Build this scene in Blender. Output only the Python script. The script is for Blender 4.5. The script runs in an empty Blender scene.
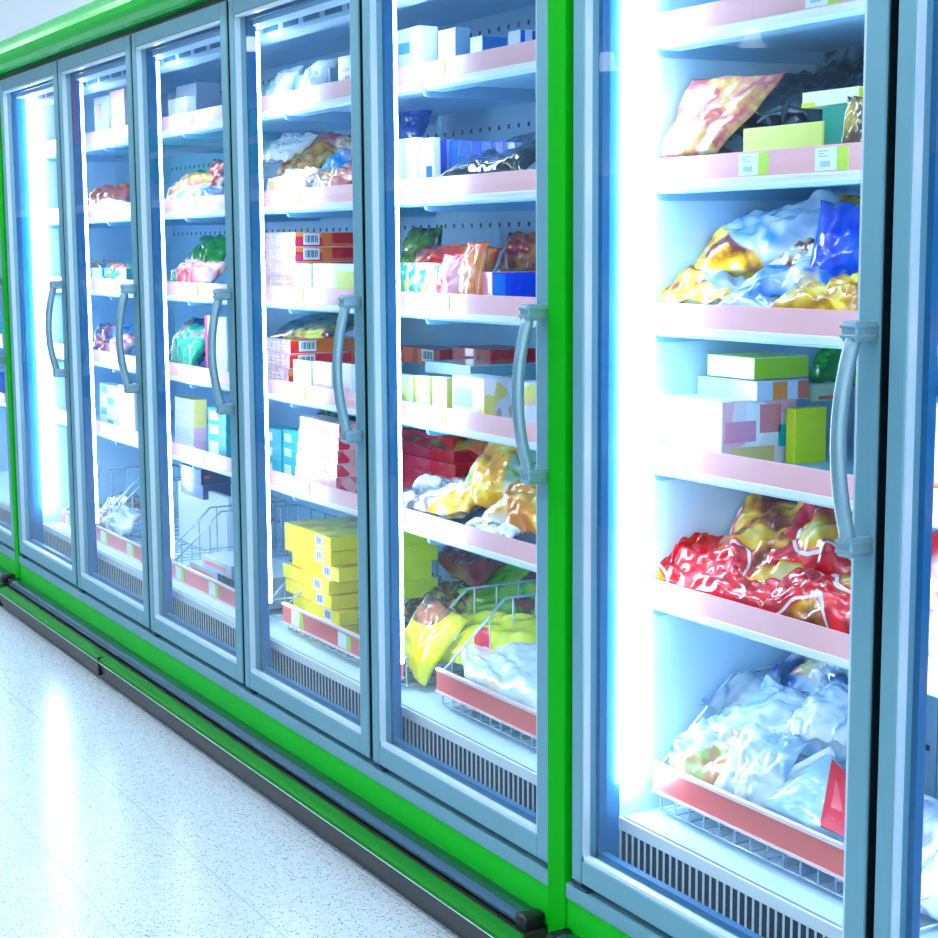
import bpy, bmesh, math, random
from mathutils import Vector, Matrix, noise

random.seed(7)
S = bpy.context.scene
COL = S.collection
R = math.radians
PI = math.pi

# ------------------------------------------------------------------ camera
CX, CY, CZ = 2.589379, -1.657108, 1.415749
YAW, PIT, ROL, FPX = -1.049921, .133692, -.006477, 1650.176
fw = Vector((math.sin(YAW)*math.cos(PIT), math.cos(YAW)*math.cos(PIT), -math.sin(PIT)))
rt0 = Vector((math.cos(YAW), -math.sin(YAW), 0)); up0 = rt0.cross(fw)
rt = rt0*math.cos(ROL) + up0*math.sin(ROL); up = -rt0*math.sin(ROL) + up0*math.cos(ROL)
CP = Vector((CX, CY, CZ))
cd = bpy.data.cameras.new('camera'); cam = bpy.data.objects.new('camera', cd); COL.objects.link(cam)
cd.sensor_width = 36; cd.lens = 36*FPX/938; cd.clip_start = .02; cd.clip_end = 200
cam.matrix_world = Matrix(((rt.x, up.x, -fw.x, CX), (rt.y, up.y, -fw.y, CY), (rt.z, up.z, -fw.z, CZ), (0, 0, 0, 1)))
S.camera = cam
S.view_settings.view_transform = 'Standard'; S.view_settings.look = 'None'
S.view_settings.gamma = 1; S.view_settings.use_curve_mapping = False
S.view_settings.exposure = 0.72

def at(u, v, x=None, y=None, z=None):
    """point where the sight line of photo pixel (u, v) meets a plane of the place"""
    d = fw + rt*((u-469)/FPX) - up*((v-469)/FPX)
    if x is not None: t = (x-CP.x)/d.x
    elif y is not None: t = (y-CP.y)/d.y
    else: t = (z-CP.z)/d.z
    return CP + d*t

# ------------------------------------------------------------------ materials
def lin(h):
    h = h.lstrip('#'); o = []
    for i in (0, 2, 4):
        c = int(h[i:i+2], 16)/255
        o.append(c/12.92 if c <= .04045 else ((c+.055)/1.055)**2.4)
    return (*o, 1)
_m = {}
def newmat(name):
    m = bpy.data.materials.new(name); m.use_nodes = True
    return m, m.node_tree.nodes, m.node_tree.links, m.node_tree.nodes['Principled BSDF']
def plain(h, rough=.45, metal=0, spec=.5, coat=0, bump=0, bscale=60, cr=.08):
    k = ('p', h, rough, metal, spec, coat, bump, cr)
    if k in _m: return _m[k]
    m, n, l, b = newmat('plain_'+h.strip('#'))
    b.inputs['Roughness'].default_value = rough; b.inputs['Metallic'].default_value = metal
    b.inputs['Specular IOR Level'].default_value = spec; b.inputs['Coat Weight'].default_value = coat
    b.inputs['Coat Roughness'].default_value = cr
    tc = n.new('ShaderNodeTexCoord'); nz = n.new('ShaderNodeTexNoise'); nz.inputs['Scale'].default_value = bscale
    l.new(tc.outputs['Object'], nz.inputs['Vector'])
    mx = n.new('ShaderNodeMix'); mx.data_type = 'RGBA'; mx.blend_type = 'MULTIPLY'; mx.inputs[0].default_value = .12
    mx.inputs[6].default_value = lin(h); l.new(nz.outputs['Color'], mx.inputs[7]); 
    hs = n.new('ShaderNodeMix'); hs.data_type = 'RGBA'; hs.inputs[0].default_value = .06
    hs.inputs[6].default_value = lin(h); l.new(mx.outputs[2], hs.inputs[7]); l.new(hs.outputs[2], b.inputs['Base Color'])
    if bump:
        bp = n.new('ShaderNodeBump'); bp.inputs['Strength'].default_value = bump; bp.inputs['Distance'].default_value = .004
        l.new(nz.outputs['Fac'], bp.inputs['Height']); l.new(bp.outputs[0], b.inputs['Normal'])
    _m[k] = m; return m
def emit(h, s):
    k = ('e', h, s)
    if k in _m: return _m[k]
    m, n, l, b = newmat('lamp_'+h.strip('#'))
    b.inputs['Base Color'].default_value = lin(h); b.inputs['Emission Color'].default_value = lin(h)
    b.inputs['Emission Strength'].default_value = s
    _m[k] = m; return m
def ramp(n, cols, const=False):
    r = n.new('ShaderNodeValToRGB'); e = r.color_ramp.elements
    if const: r.color_ramp.interpolation = 'CONSTANT'
    while len(e) < len(cols): e.new(.5)
    for i, (p, c) in enumerate(cols): e[i].position = p; e[i].color = lin(c)
    return r
def glassmat():
    m, n, l, b = newmat('door_glass'); n.remove(b); out = n['Material Output']
    tr = n.new('ShaderNodeBsdfTransparent'); tr.inputs[0].default_value = (.93, .975, .985, 1)
    gl = n.new('ShaderNodeBsdfGlossy'); gl.inputs['Roughness'].default_value = .0
    gl.inputs[0].default_value = (.8, .93, 1, 1)
    fr = n.new('ShaderNodeFresnel'); fr.inputs[0].default_value = 1.42
    ge = n.new('ShaderNodeNewGeometry'); sub = n.new('ShaderNodeMath'); sub.operation = 'SUBTRACT'; sub.inputs[0].default_value = 1
    l.new(ge.outputs['Backfacing'], sub.inputs[1]); mu = n.new('ShaderNodeMath'); mu.operation = 'MULTIPLY'
    l.new(fr.outputs[0], mu.inputs[0]); l.new(sub.outputs[0], mu.inputs[1])
    mx = n.new('ShaderNodeMixShader'); l.new(mu.outputs[0], mx.inputs[0]); l.new(tr.outputs[0], mx.inputs[1]); l.new(gl.outputs[0], mx.inputs[2])
    l.new(mx.outputs[0], out.inputs[0]); return m
GLASS = glassmat()
def film(cols, food, kind='food', scale=14, clear=0, rough=.16, seed=0, cover=.5, wr=.55, rim=None, gs=7):
    """printed / clear plastic film: cols = ground ramp, food = contents ramp"""
    k = ('f', tuple(cols), tuple(food), kind, scale, clear, rough, seed, cover, wr, rim, gs)
    if k in _m: return _m[k]
    m, n, l, b = newmat('film'); out = n['Material Output']
    tc = n.new('ShaderNodeTexCoord'); mp = n.new('ShaderNodeMapping'); mp.inputs['Location'].default_value = (seed*3.1, seed*1.7, seed)
    l.new(tc.outputs['Object'], mp.inputs['Vector'])
    big = n.new('ShaderNodeTexNoise'); big.inputs['Scale'].default_value = gs; big.inputs['Detail'].default_value = 1
    big.inputs['Distortion'].default_value = .8; l.new(mp.outputs[0], big.inputs['Vector'])
    g = ramp(n, [(i/max(1, len(cols)-1)*.4+.3, c) for i, c in enumerate(cols)]); l.new(big.outputs['Fac'], g.inputs[0])
    lum = lambda c: sum(a*b_ for a, b_ in zip(lin(c)[:3], (.3, .6, .1)))
    food = sorted(food, key=lum, reverse=True)
    wp = n.new('ShaderNodeTexNoise'); wp.inputs['Scale'].default_value = scale*1.3; l.new(mp.outputs[0], wp.inputs['Vector'])
    wv = n.new('ShaderNodeMix'); wv.data_type = 'RGBA'; wv.blend_type = 'ADD'; wv.inputs[0].default_value = .035
    l.new(mp.outputs[0], wv.inputs[6]); l.new(wp.outputs['Color'], wv.inputs[7])
    vo = n.new('ShaderNodeTexVoronoi'); vo.feature = 'SMOOTH_F1'; vo.inputs['Smoothness'].default_value = .25; vo.inputs['Scale'].default_value = scale*1.5; l.new(wv.outputs[2], vo.inputs['Vector'])
    fine = n.new('ShaderNodeTexNoise'); fine.inputs['Scale'].default_value = scale*3; l.new(mp.outputs[0], fine.inputs['Vector'])
    fm = n.new('ShaderNodeMath'); fm.operation = 'MULTIPLY'; fm.inputs[1].default_value = .45; l.new(fine.outputs['Fac'], fm.inputs[0])
    ad = n.new('ShaderNodeMath'); ad.operation = 'MULTIPLY_ADD'; ad.inputs[1].default_value = .8; l.new(vo.outputs['Distance'], ad.inputs[0]); l.new(fm.outputs[0], ad.inputs[2])
    fr = ramp(n, [(i/max(1, len(food)-1)*.40+.36, c) for i, c in enumerate(food)]); l.new(ad.outputs[0], fr.inputs[0])
    msk = n.new('ShaderNodeTexNoise'); msk.inputs['Scale'].default_value = 6.5; msk.inputs['Detail'].default_value = 0
    m2 = n.new('ShaderNodeMapping'); m2.inputs['Location'].default_value = (5+seed*2.3, 3, seed*1.3); l.new(tc.outputs['Object'], m2.inputs['Vector']); l.new(m2.outputs[0], msk.inputs['Vector'])
    th = n.new('ShaderNodeValToRGB'); th.color_ramp.elements[0].position = 1-cover-.012; th.color_ramp.elements[1].position = 1-cover+.012
    l.new(msk.outputs['Fac'], th.inputs[0])
    mx = n.new('ShaderNodeMix'); mx.data_type = 'RGBA'
    l.new(th.outputs[0], mx.inputs[0]); l.new(g.outputs[0], mx.inputs[6]); l.new(fr.outputs[0], mx.inputs[7])
    fin = mx.outputs[2]
    if rim:
        d1 = n.new('ShaderNodeMath'); d1.operation = 'SUBTRACT'; d1.inputs[1].default_value = 1-cover-.03; l.new(msk.outputs['Fac'], d1.inputs[0])
        d2 = n.new('ShaderNodeMath'); d2.operation = 'ABSOLUTE'; l.new(d1.outputs[0], d2.inputs[0])
        d3 = n.new('ShaderNodeMath'); d3.operation = 'LESS_THAN'; d3.inputs[1].default_value = .012; l.new(d2.outputs[0], d3.inputs[0])
        m3 = n.new('ShaderNodeMix'); m3.data_type = 'RGBA'; l.new(d3.outputs[0], m3.inputs[0]); l.new(fin, m3.inputs[6]); m3.inputs[7].default_value = lin(rim); fin = m3.outputs[2]
    l.new(fin, b.inputs['Base Color'])
    b.inputs['Roughness'].default_value = rough; b.inputs['Specular IOR Level'].default_value = .8
    b.inputs['Coat Weight'].default_value = .8; b.inputs['Coat Roughness'].default_value = .06
    # sharp film creases
    cr = n.new('ShaderNodeTexNoise'); cr.noise_type = 'RIDGED_MULTIFRACTAL'; cr.inputs['Scale'].default_value = 7.5; cr.inputs['Detail'].default_value = 2.2; cr.inputs['Distortion'].default_value = .9
    cm = n.new('ShaderNodeMapping'); cm.inputs['Scale'].default_value = (1, .55, 1); l.new(mp.outputs[0], cm.inputs['Vector']); l.new(cm.outputs[0], cr.inputs['Vector'])
    bp = n.new('ShaderNodeBump'); bp.inputs['Strength'].default_value = wr; bp.inputs['Distance'].default_value = .009
    l.new(cr.outputs['Fac'], bp.inputs['Height']); l.new(bp.outputs[0], b.inputs['Normal'])
    if clear:
        tr = n.new('ShaderNodeBsdfTransparent'); ms = n.new('ShaderNodeMixShader')
        iv = n.new('ShaderNodeMath'); iv.operation = 'MULTIPLY_ADD'; iv.inputs[1].default_value = -clear; iv.inputs[2].default_value = clear
        l.new(th.outputs[0], iv.inputs[0]); l.new(iv.outputs[0], ms.inputs[0])
        l.new(b.outputs[0], ms.inputs[1]); l.new(tr.outputs[0], ms.inputs[2]); l.new(ms.outputs[0], out.inputs[0])
    _m[k] = m; return m
def clearmat(tint='#e8f4ff', gloss=.25, white=.15):
    k = ('c', tint, gloss, white)
    if k in _m: return _m[k]
    m, n, l, b = newmat('clear_wrap'); out = n['Material Output']
    b.inputs['Base Color'].default_value = lin(tint); b.inputs['Roughness'].default_value = .15; b.inputs['Coat Weight'].default_value = .5
    tr = n.new('ShaderNodeBsdfTransparent'); tr.inputs[0].default_value = (.96, .98, 1, 1)
    nz = n.new('ShaderNodeTexNoise'); nz.inputs['Scale'].default_value = 25; nz.inputs['Distortion'].default_value = 2
    tc = n.new('ShaderNodeTexCoord'); l.new(tc.outputs['Object'], nz.inputs['Vector'])
    r = n.new('ShaderNodeMapRange'); r.inputs[1].default_value = .35; r.inputs[2].default_value = .75
    r.inputs[3].default_value = 1-white; r.inputs[4].default_value = 1-white-gloss; l.new(nz.outputs['Fac'], r.inputs[0])
    ms = n.new('ShaderNodeMixShader'); l.new(r.outputs[0], ms.inputs[0]); l.new(b.outputs[0], ms.inputs[1]); l.new(tr.outputs[0], ms.inputs[2])
    l.new(ms.outputs[0], out.inputs[0]); _m[k] = m; return m

# ------------------------------------------------------------------ mesh helpers
ORG = {}
def mk(name, bm, mats, parent=None, smooth=False, world=True):
    if not isinstance(mats, (list, tuple)): mats = [mats]
    me = bpy.data.meshes.new(name)
    if parent is not None and world:
        bmesh.ops.translate(bm, verts=bm.verts, vec=-ORG.get(parent.name, Vector((0, 0, 0))))
    bm.normal_update(); bm.to_mesh(me); bm.free()
    for m in mats: me.materials.append(m)
    if smooth:
        for p in me.polygons: p.use_smooth = True
    o = bpy.data.objects.new(name, me); COL.objects.link(o)
    if parent is not None:
        o.parent = parent
        if world: ORG[o.name] = ORG.get(parent.name, Vector((0, 0, 0)))
    return o
def tag(o, label, cat, group=None):
    o['label'] = label; o['category'] = cat
    if group: o['group'] = group
    return o
def root(name, loc, label, cat, group=None, rot=None):
    o = bpy.data.objects.new(name, None); COL.objects.link(o); o.location = loc; o.empty_display_size = .05
    if rot: o.rotation_euler = rot
    ORG[o.name] = Vector(loc); return tag(o, label, cat, group)
def struct(name, bm, m):
    o = mk(name, bm, m); o['kind'] = 'structure'; return o
def NB(): return bmesh.new()
def box(bm, x0, x1, y0, y1, z0, z1, mi=0, bev=0):
    vs = [bm.verts.new(p) for p in ((x0,y0,z0),(x1,y0,z0),(x1,y1,z0),(x0,y1,z0),(x0,y0,z1),(x1,y0,z1),(x1,y1,z1),(x0,y1,z1))]
    fs = [bm.faces.new([vs[i] for i in q]) for q in ((3,2,1,0),(4,5,6,7),(0,1,5,4),(1,2,6,5),(2,3,7,6),(3,0,4,7))]
    for f in fs: f.material_index = mi
    if bev:
        es = list({e for f in fs for e in f.edges})
        bmesh.ops.bevel(bm, geom=es, offset=bev, segments=2, affect='EDGES', profile=.6)
    return fs
def tube(bm, pts, r, n=6, mi=0, cap=True):
    pts = [Vector(p) for p in pts]; rings = []
    for i, p in enumerate(pts):
        if i == 0: d = pts[1]-p
        elif i == len(pts)-1: d = p-pts[-2]
        else: d = (pts[i+1]-pts[i]).normalized()+(p-pts[i-1]).normalized()
        d.normalize(); a = Vector((0, 0, 1)) if abs(d.z) < .9 else Vector((0, 1, 0))
        s = d.cross(a).normalized(); t = d.cross(s)
        rings.append([bm.verts.new(p + (s*math.cos(2*PI*k/n)+t*math.sin(2*PI*k/n))*r) for k in range(n)])
    for a, b in zip(rings, rings[1:]):
        for k in range(n):
            f = bm.faces.new((a[k], a[(k+1) % n], b[(k+1) % n], b[k])); f.material_index = mi; f.smooth = True
    if cap:
        for q in (rings[0][::-1], rings[-1]):
            bm.faces.new(q).material_index = mi
def prism(bm, prof, x0, x1, mi=0, cap=True):
    """extrude a closed (y, z) outline along X"""
    a = [bm.verts.new((x0, y, z)) for y, z in prof]; b = [bm.verts.new((x1, y, z)) for y, z in prof]; n = len(prof)
    for i in range(n):
        f = bm.faces.new((a[i], b[i], b[(i+1) % n], a[(i+1) % n])); f.material_index = mi
    if cap:
        bm.faces.new(a[::-1]).material_index = mi; bm.faces.new(b).material_index = mi
    bmesh.ops.recalc_face_normals(bm, faces=bm.faces)
def lathe(bm, prof, c, n=20, mi=0):
    rings = [[bm.verts.new((c[0]+r*math.cos(2*PI*k/n), c[1]+r*math.sin(2*PI*k/n), c[2]+z)) for k in range(n)] for r, z in prof]
    for a, b in zip(rings, rings[1:]):
        for k in range(n):
            f = bm.faces.new((a[k], a[(k+1) % n], b[(k+1) % n], b[k])); f.smooth = True; f.material_index = mi
    bm.faces.new(rings[0][::-1]).material_index = mi; bm.faces.new(rings[-1]).material_index = mi
    bmesh.ops.recalc_face_normals(bm, faces=bm.faces)

# ------------------------------------------------------------------ world, room
w = bpy.data.worlds.new('world'); S.world = w; w.use_nodes = True
w.node_tree.nodes['Background'].inputs[0].default_value = lin('#e4effa'); w.node_tree.nodes['Background'].inputs[1].default_value = 1.25

TILE = .291109; TX, TY = -1.46596, -.660366
def floormat():
    m, n, l, b = newmat('terrazzo_tiles')
    tc = n.new('ShaderNodeTexCoord'); sep = n.new('ShaderNodeSeparateXYZ'); l.new(tc.outputs['Object'], sep.inputs[0])
    def line(out, off, wd):
        a = n.new('ShaderNodeMath'); a.operation = 'SUBTRACT'; a.inputs[1].default_value = off; l.new(out, a.inputs[0])
        d = n.new('ShaderNodeMath'); d.operation = 'DIVIDE'; d.inputs[1].default_value = TILE; l.new(a.outputs[0], d.inputs[0])
        d2 = n.new('ShaderNodeMath'); d2.operation = 'ADD'; d2.inputs[1].default_value = 100.5; l.new(d.outputs[0], d2.inputs[0])
        f = n.new('ShaderNodeMath'); f.operation = 'FRACT'; l.new(d2.outputs[0], f.inputs[0])
        s = n.new('ShaderNodeMath'); s.operation = 'SUBTRACT'; s.inputs[1].default_value = .5; l.new(f.outputs[0], s.inputs[0])
        ab = n.new('ShaderNodeMath'); ab.operation = 'ABSOLUTE'; l.new(s.outputs[0], ab.inputs[0])
        g = n.new('ShaderNodeMath'); g.operation = 'LESS_THAN'; g.inputs[1].default_value = wd; l.new(ab.outputs[0], g.inputs[0])
        return g
    gx = line(sep.outputs[0], TX, .0035); gy = line(sep.outputs[1], TY, .0055)
    mxg = n.new('ShaderNodeMath'); mxg.operation = 'MAXIMUM'; l.new(gx.outputs[0], mxg.inputs[0]); l.new(gy.outputs[0], mxg.inputs[1])
    v = n.new('ShaderNodeTexVoronoi'); v.inputs['Scale'].default_value = 200; l.new(tc.outputs['Object'], v.inputs['Vector'])
    wn = n.new('ShaderNodeSeparateColor'); l.new(v.outputs['Color'], wn.inputs[0])
    dl = n.new('ShaderNodeMath'); dl.operation = 'LESS_THAN'; dl.inputs[1].default_value = .42; l.new(v.outputs['Distance'], dl.inputs[0])
    sl = n.new('ShaderNodeMath'); sl.operation = 'LESS_THAN'; sl.inputs[1].default_value = .22; l.new(wn.outputs[0], sl.inputs[0])
    sp = n.new('ShaderNodeMath'); sp.operation = 'MULTIPLY'; l.new(dl.outputs[0], sp.inputs[0]); l.new(sl.outputs[0], sp.inputs[1])
    spk = ramp(n, [(0, '#3f5a64'), (.4, '#6b8896'), (.75, '#5d7e78'), (1, '#9fb7c2')]); l.new(wn.outputs[1], spk.inputs[0])
    nz = n.new('ShaderNodeTexNoise'); nz.inputs['Scale'].default_value = 60; l.new(tc.outputs['Object'], nz.inputs['Vector'])
    bs = ramp(n, [(.35, '#cbd7e1'), (.65, '#d9e3eb')]); l.new(nz.outputs['Fac'], bs.inputs[0])
    m1 = n.new('ShaderNodeMix'); m1.data_type = 'RGBA'; l.new(sp.outputs[0], m1.inputs[0]); l.new(bs.outputs[0], m1.inputs[6]); l.new(spk.outputs[0], m1.inputs[7])
    m2 = n.new('ShaderNodeMix'); m2.data_type = 'RGBA'; l.new(mxg.outputs[0], m2.inputs[0]); l.new(m1.outputs[2], m2.inputs[6]); m2.inputs[7].default_value = lin('#9cc3da')
    l.new(m2.outputs[2], b.inputs['Base Color']); b.inputs['Roughness'].default_value = .22; b.inputs['Specular IOR Level'].default_value = .45
    return m
bm = NB(); box(bm, -24, 6, -8, 1.2, -.05, 0); struct('floor', bm, floormat())
bm = NB(); box(bm, -24, 6, -8, 1.2, 4.2, 4.3); struct('ceiling', bm, plain('#e3ecf3', .8))
bm = NB(); box(bm, -24.2, -24, -8, 1.2, 0, 4.2); struct('wall_left', bm, plain('#e3ecf3', .8))
bm = NB(); box(bm, -24, 6, 1.0, 1.2, 0, 4.2); struct('wall_back', bm, plain('#e3ecf3', .8))
bm = NB(); box(bm, -24, 6, -8.2, -8, 0, 4.2); struct('wall_front', bm, plain('#d5e2ee', .8))

# ------------------------------------------------------------------ freezer cabinets
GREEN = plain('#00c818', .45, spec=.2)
GREEN2 = plain('#02b410', .6, spec=.1)
ALU = plain('#74abbb', .42, metal=.25)
ALU2 = plain('#d4e8f2', .3, metal=.2)
DARK = plain('#0d1a22', .35)
DKBLUE = plain('#1c3f5c', .3)
WHITE = plain('#f4f8fc', .35)
LINER = plain('#c0e4fc', .45)
UNDER = plain('#9ad2f4', .35, metal=.05)
RAILM = plain('#fbb8bc', .3, coat=.6, cr=.22)
RAILB = plain('#f06a62', .3, coat=.4, cr=.2)
TAGW = plain('#eaf4fb', .4); TAGG = plain('#bfe04a', .4); TAGY = plain('#f3c98a', .4)
LED = emit('#dcecff', 19)
CHROME = plain('#557898', .2, metal=.9)
BLK = plain('#161b20', .28)
WIRE = plain('#c9dde6', .25, metal=.6)
KICK = plain('#10181d', .45)
HANDLE = plain('#85adbb', .25, metal=.35, coat=.5)
PITCH = .78
ZT = [1.828, 1.572, 1.313, 1.055, .797]      # upper edge of each price rail
YF, YB = .155, .63
def backmat():
    m, n, l, b = newmat('perforated_back_panel')
    tc = n.new('ShaderNodeTexCoord'); sep = n.new('ShaderNodeSeparateXYZ'); l.new(tc.outputs['Object'], sep.inputs[0])
    def per(out, p, off):
        a = n.new('ShaderNodeMath'); a.operation = 'MULTIPLY_ADD'; a.inputs[1].default_value = 1/p; a.inputs[2].default_value = 100-off/p; l.new(out, a.inputs[0])
        f = n.new('ShaderNodeMath'); f.operation = 'FRACT'; l.new(a.outputs[0], f.inputs[0])
        s = n.new('ShaderNodeMath'); s.operation = 'SUBTRACT'; s.inputs[1].default_value = .5; l.new(f.outputs[0], s.inputs[0])
        q = n.new('ShaderNodeMath'); q.operation = 'MULTIPLY'; q.inputs[1].default_value = p; l.new(s.outputs[0], q.inputs[0])
        q2 = n.new('ShaderNodeMath'); q2.operation = 'ABSOLUTE'; l.new(q.outputs[0], q2.inputs[0]); return q2
    a = per(sep.outputs[0], .05, 0); c = per(sep.outputs[2], .2575, 1.475-.129)
    mm = n.new('ShaderNodeMath'); mm.operation = 'MAXIMUM'; l.new(a.outputs[0], mm.inputs[0]); l.new(c.outputs[0], mm.inputs[1])
    lt = n.new('ShaderNodeMath'); lt.operation = 'LESS_THAN'; lt.inputs[1].default_value = .006; l.new(mm.outputs[0], lt.inputs[0])
    mx = n.new('ShaderNodeMix'); mx.data_type = 'RGBA'; l.new(lt.outputs[0], mx.inputs[0]); mx.inputs[6].default_value = lin('#a6d6ee'); mx.inputs[7].default_value = lin('#0c2838')
    l.new(mx.outputs[2], b.inputs['Base Color']); b.inputs['Roughness'].default_value = .4
    return m
BACK = backmat()

def door(cab, x0, x1, z0=.228, z1=2.056, sw=.042):
    bm = NB(); d = .045
    box(bm, x0, x0+.031, 0, d, z0, z1, 0, .003); box(bm, x1-sw, x1, 0, d, z0, z1, 0, .003)
    box(bm, x0+.034, x1-sw, 0, d, z0, z0+.045, 0, .003); box(bm, x0+.034, x1-sw, 0, d, z1-.042, z1, 0, .003)
    dr = mk('door', bm, ALU, cab)
    bm = NB(); gx0, gx1, gz0, gz1 = x0+.031, x1-sw, z0+.045, z1-.042
    for a in ((gx0, gx0+.004, .004, .018, gz0, gz1), (gx1-.007, gx1, .004, .018, gz0, gz1), (gx0, gx1, .004, .018, gz0, gz0+.008), (gx0, gx1, .004, .018, gz1-.008, gz1)): box(bm, *a)
    mk('glazing_bead', bm, ALU2, dr)
    bm = NB()
    for a in ((gx0, gx0+.012, .034, .05, gz0, gz1), (gx0, gx1, .034, .05, gz0, gz0+.012), (gx0, gx1, .034, .05, gz1-.012, gz1), (gx1-.01, gx1, .034, .05, gz0, gz1)): box(bm, *a)
    mk('seal', bm, plain('#1f6a9c', .4), dr)
    bm = NB(); box(bm, gx0, gx1, .018, .023, gz0, gz1); mk('glass_pane', bm, GLASS, dr)
    bm = NB(); box(bm, x1-.001, x1+.0025, .004, .044, z0+.003, z1-.003); mk('edge_gasket', bm, DARK, dr)
    # bowed handle with two clamp rings
    hx = x1-.016; bm = NB(); zc = 1.1415; hh = .1535
    pts = []
    for i in range(15):
        t = i/14*2-1; pts.append((hx, -.030-.027*(1-t*t), zc+hh*t))
    tube(bm, pts, .0115, 14); mk('handle', bm, HANDLE, dr)
    for zz in (zc-hh, zc+hh):
        bm = NB(); prof = []
        box(bm, hx-.0145, hx+.0145, -.044, 0, zz-.015, zz+.015, 0, .005)
        box(bm, hx-.0160, hx+.0160, -.0455, 0, zz+.004, zz+.010, 0, .002)
        box(bm, hx-.0160, hx+.0160, -.0455, 0, zz-.010, zz-.004, 0, .002)
        mk('handle_bracket', bm, HANDLE, dr)
    bm = NB(); box(bm, x0+.005, x0+.03, .004, .03, z0-.008, z0); box(bm, x0+.0, x0+.05, .0, .02, z0-.012, z0-.008); mk('hinge', bm, DKBLUE, dr)
    return dr

TAGS = {}
def cabinet(x0, ndoor, xl, xr, label, tags=True, bumper=True, first=0, PITCH=.78):
    """xl..xr outer extent, doors from x0 rightwards"""
    cab = root('freezer_cabinet', (xl, 0, 0), label, 'freezer', 'glass door freezer cabinets in a row')
    xi0, xi1 = xl+.05, xr-.05
    T = 2.06
    bm = NB(); box(bm, xl, xr, .66, .70, 0, T+.1); mk('back_wall', bm, BACK, cab)
    bm = NB(); box(bm, xi0-.05, xi0, .09, .66, .2, T); mk('side_wall', bm, LINER, cab)
    bm = NB(); box(bm, xi1, xr, .09, .66, .2, T); mk('side_wall', bm, LINER, cab)
    for q0, q1 in ((xi0-.05, xi0), (xi1, xr)):
        bm = NB(); box(bm, q0, q1, .05, .09, .23, T, 0, .002); mk('door_jamb', bm, plain('#2878b0', .25), cab)
        bm = NB(); box(bm, q0, q1, .0455, .0495, .23, T); mk('door_seal', bm, DARK, cab)
    bm = NB(); box(bm, xl, xr, .05, .66, T-.03, T+.1); box(bm, xl, xr, .05, .10, 1.99, T-.03); mk('top_panel', bm, LINER, cab)
    bm = NB(); box(bm, xi0, xi1, .13, .19, 1.97, 2.03, 0, .004)
    for i in range(int((xi1-xi0)/.13)): box(bm, xi0+.03+i*.13, xi0+.12+i*.13, .126, .131, 1.985, 2.015, 1)
    mk('air_duct', bm, [LINER, plain('#3d7390', .4)], cab)
    # sill, fascia, bumper, skirting
    bm = NB(); box(bm, xl, xr, 0, .07, .1817, .213, 0, .003); mk('sill', bm, ALU2 if False else ALU, cab)
    bm = NB(); box(bm, xl, xr, .03, .08, .205, .232); mk('sill_gasket', bm, DARK, cab)
    bm = NB(); box(bm, xl, xr, .004, .10, .10, .1817); mk('front_panel', bm, GREEN, cab)
    if bumper:
        bm = NB(); prism(bm, [(.004, .096), (-.030, .095), (-.041, .097), (-.046, .103), (-.0455, .110), (-.041, .116), (-.033, .120), (-.018, .122), (.004, .118)], xl+.02, xr-.045)
        mk('bumper_rail', bm, CHROME, cab)
        for a, b_ in ((xl+.004, xl+.022), (xr-.047, xr-.012)):
            bm = NB(); box(bm, a, b_, -.050, .004, .090, .126, 0, .010); mk('bumper_end_cap', bm, BLK, cab, smooth=True)
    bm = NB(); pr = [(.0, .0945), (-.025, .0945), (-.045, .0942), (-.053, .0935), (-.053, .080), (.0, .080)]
    prism(bm, pr, xl, xr); mk('skirting_shade_strip', bm, plain('#33322f', .3, coat=.3), cab)  # dark strip painting in the shade under the bumper on the green skirting
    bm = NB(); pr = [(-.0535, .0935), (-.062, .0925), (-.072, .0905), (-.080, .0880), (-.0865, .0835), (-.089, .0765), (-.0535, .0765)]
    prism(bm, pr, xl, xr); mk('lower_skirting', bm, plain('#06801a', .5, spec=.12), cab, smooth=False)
    bm = NB(); prism(bm, [(-.088, .0755), (-.084, .060), (-.076, .030), (-.074, .030), (-.062, .004), (.05, .004), (.05, .0755)], xl, xr); 
    mk('kick_plate', bm, KICK, cab)
    bm = NB(); box(bm, xl, xr, -.0900, -.086, .0745, .0765); mk('skirting_trim', bm, ALU2, cab)
    x = xl+1.3
    while x < xr:
        bm = NB(); box(bm, x, x+.006, -.0905, -.07, .03, .092); mk('skirting_joint', bm, BLK, cab); x += 2.6
    # deck with slotted air grille
    bm = NB(); box(bm, xi0, xi1, .10, .66, .326, .341); box(bm, xi0, xi1, .105, .2, .2, .21); mk('deck', bm, plain('#cfe8fa', .35), cab)
    bm = NB(); box(bm, xi0, xi1, .088, .0935, .318, .341); box(bm, xi0, xi1, .084, .0935, .232, .252)
    x = xi0
    while x < xi1-.01:
        box(bm, x, x+.0048, .0905, .092, .252, .318); x += .0195
    mk('air_grille', bm, WHITE, cab)
    bm = NB(); box(bm, xi0, xi1, .094, .098, .245, .322); mk('grille_liner', bm, plain('#0b3358', .5), cab)
    # mullions with light strips
    for k in range(1, ndoor):
        xm = x0+k*PITCH-.01
        bm = NB(); box(bm, xm-.022, xm+.022, .05, .072, .232, T-.03, 0, .002); ml = mk('mullion', bm, plain('#1c78c4', .22), cab)
        bm = NB(); box(bm, xm-.02, xm+.02, .0455, .0495, .232, T-.03); mk('door_seal', bm, DARK, ml)
        bm = NB(); box(bm, xm-.015, xm+.014, .073, .085, .45, 1.98, 0, .003); mk('light_strip', bm, LED, ml)
    bm = NB(); box(bm, xi0, xi0+.022, .092, .125, .40, 1.98, 0, .004); mk('light_strip', bm, LED, cab)
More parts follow.
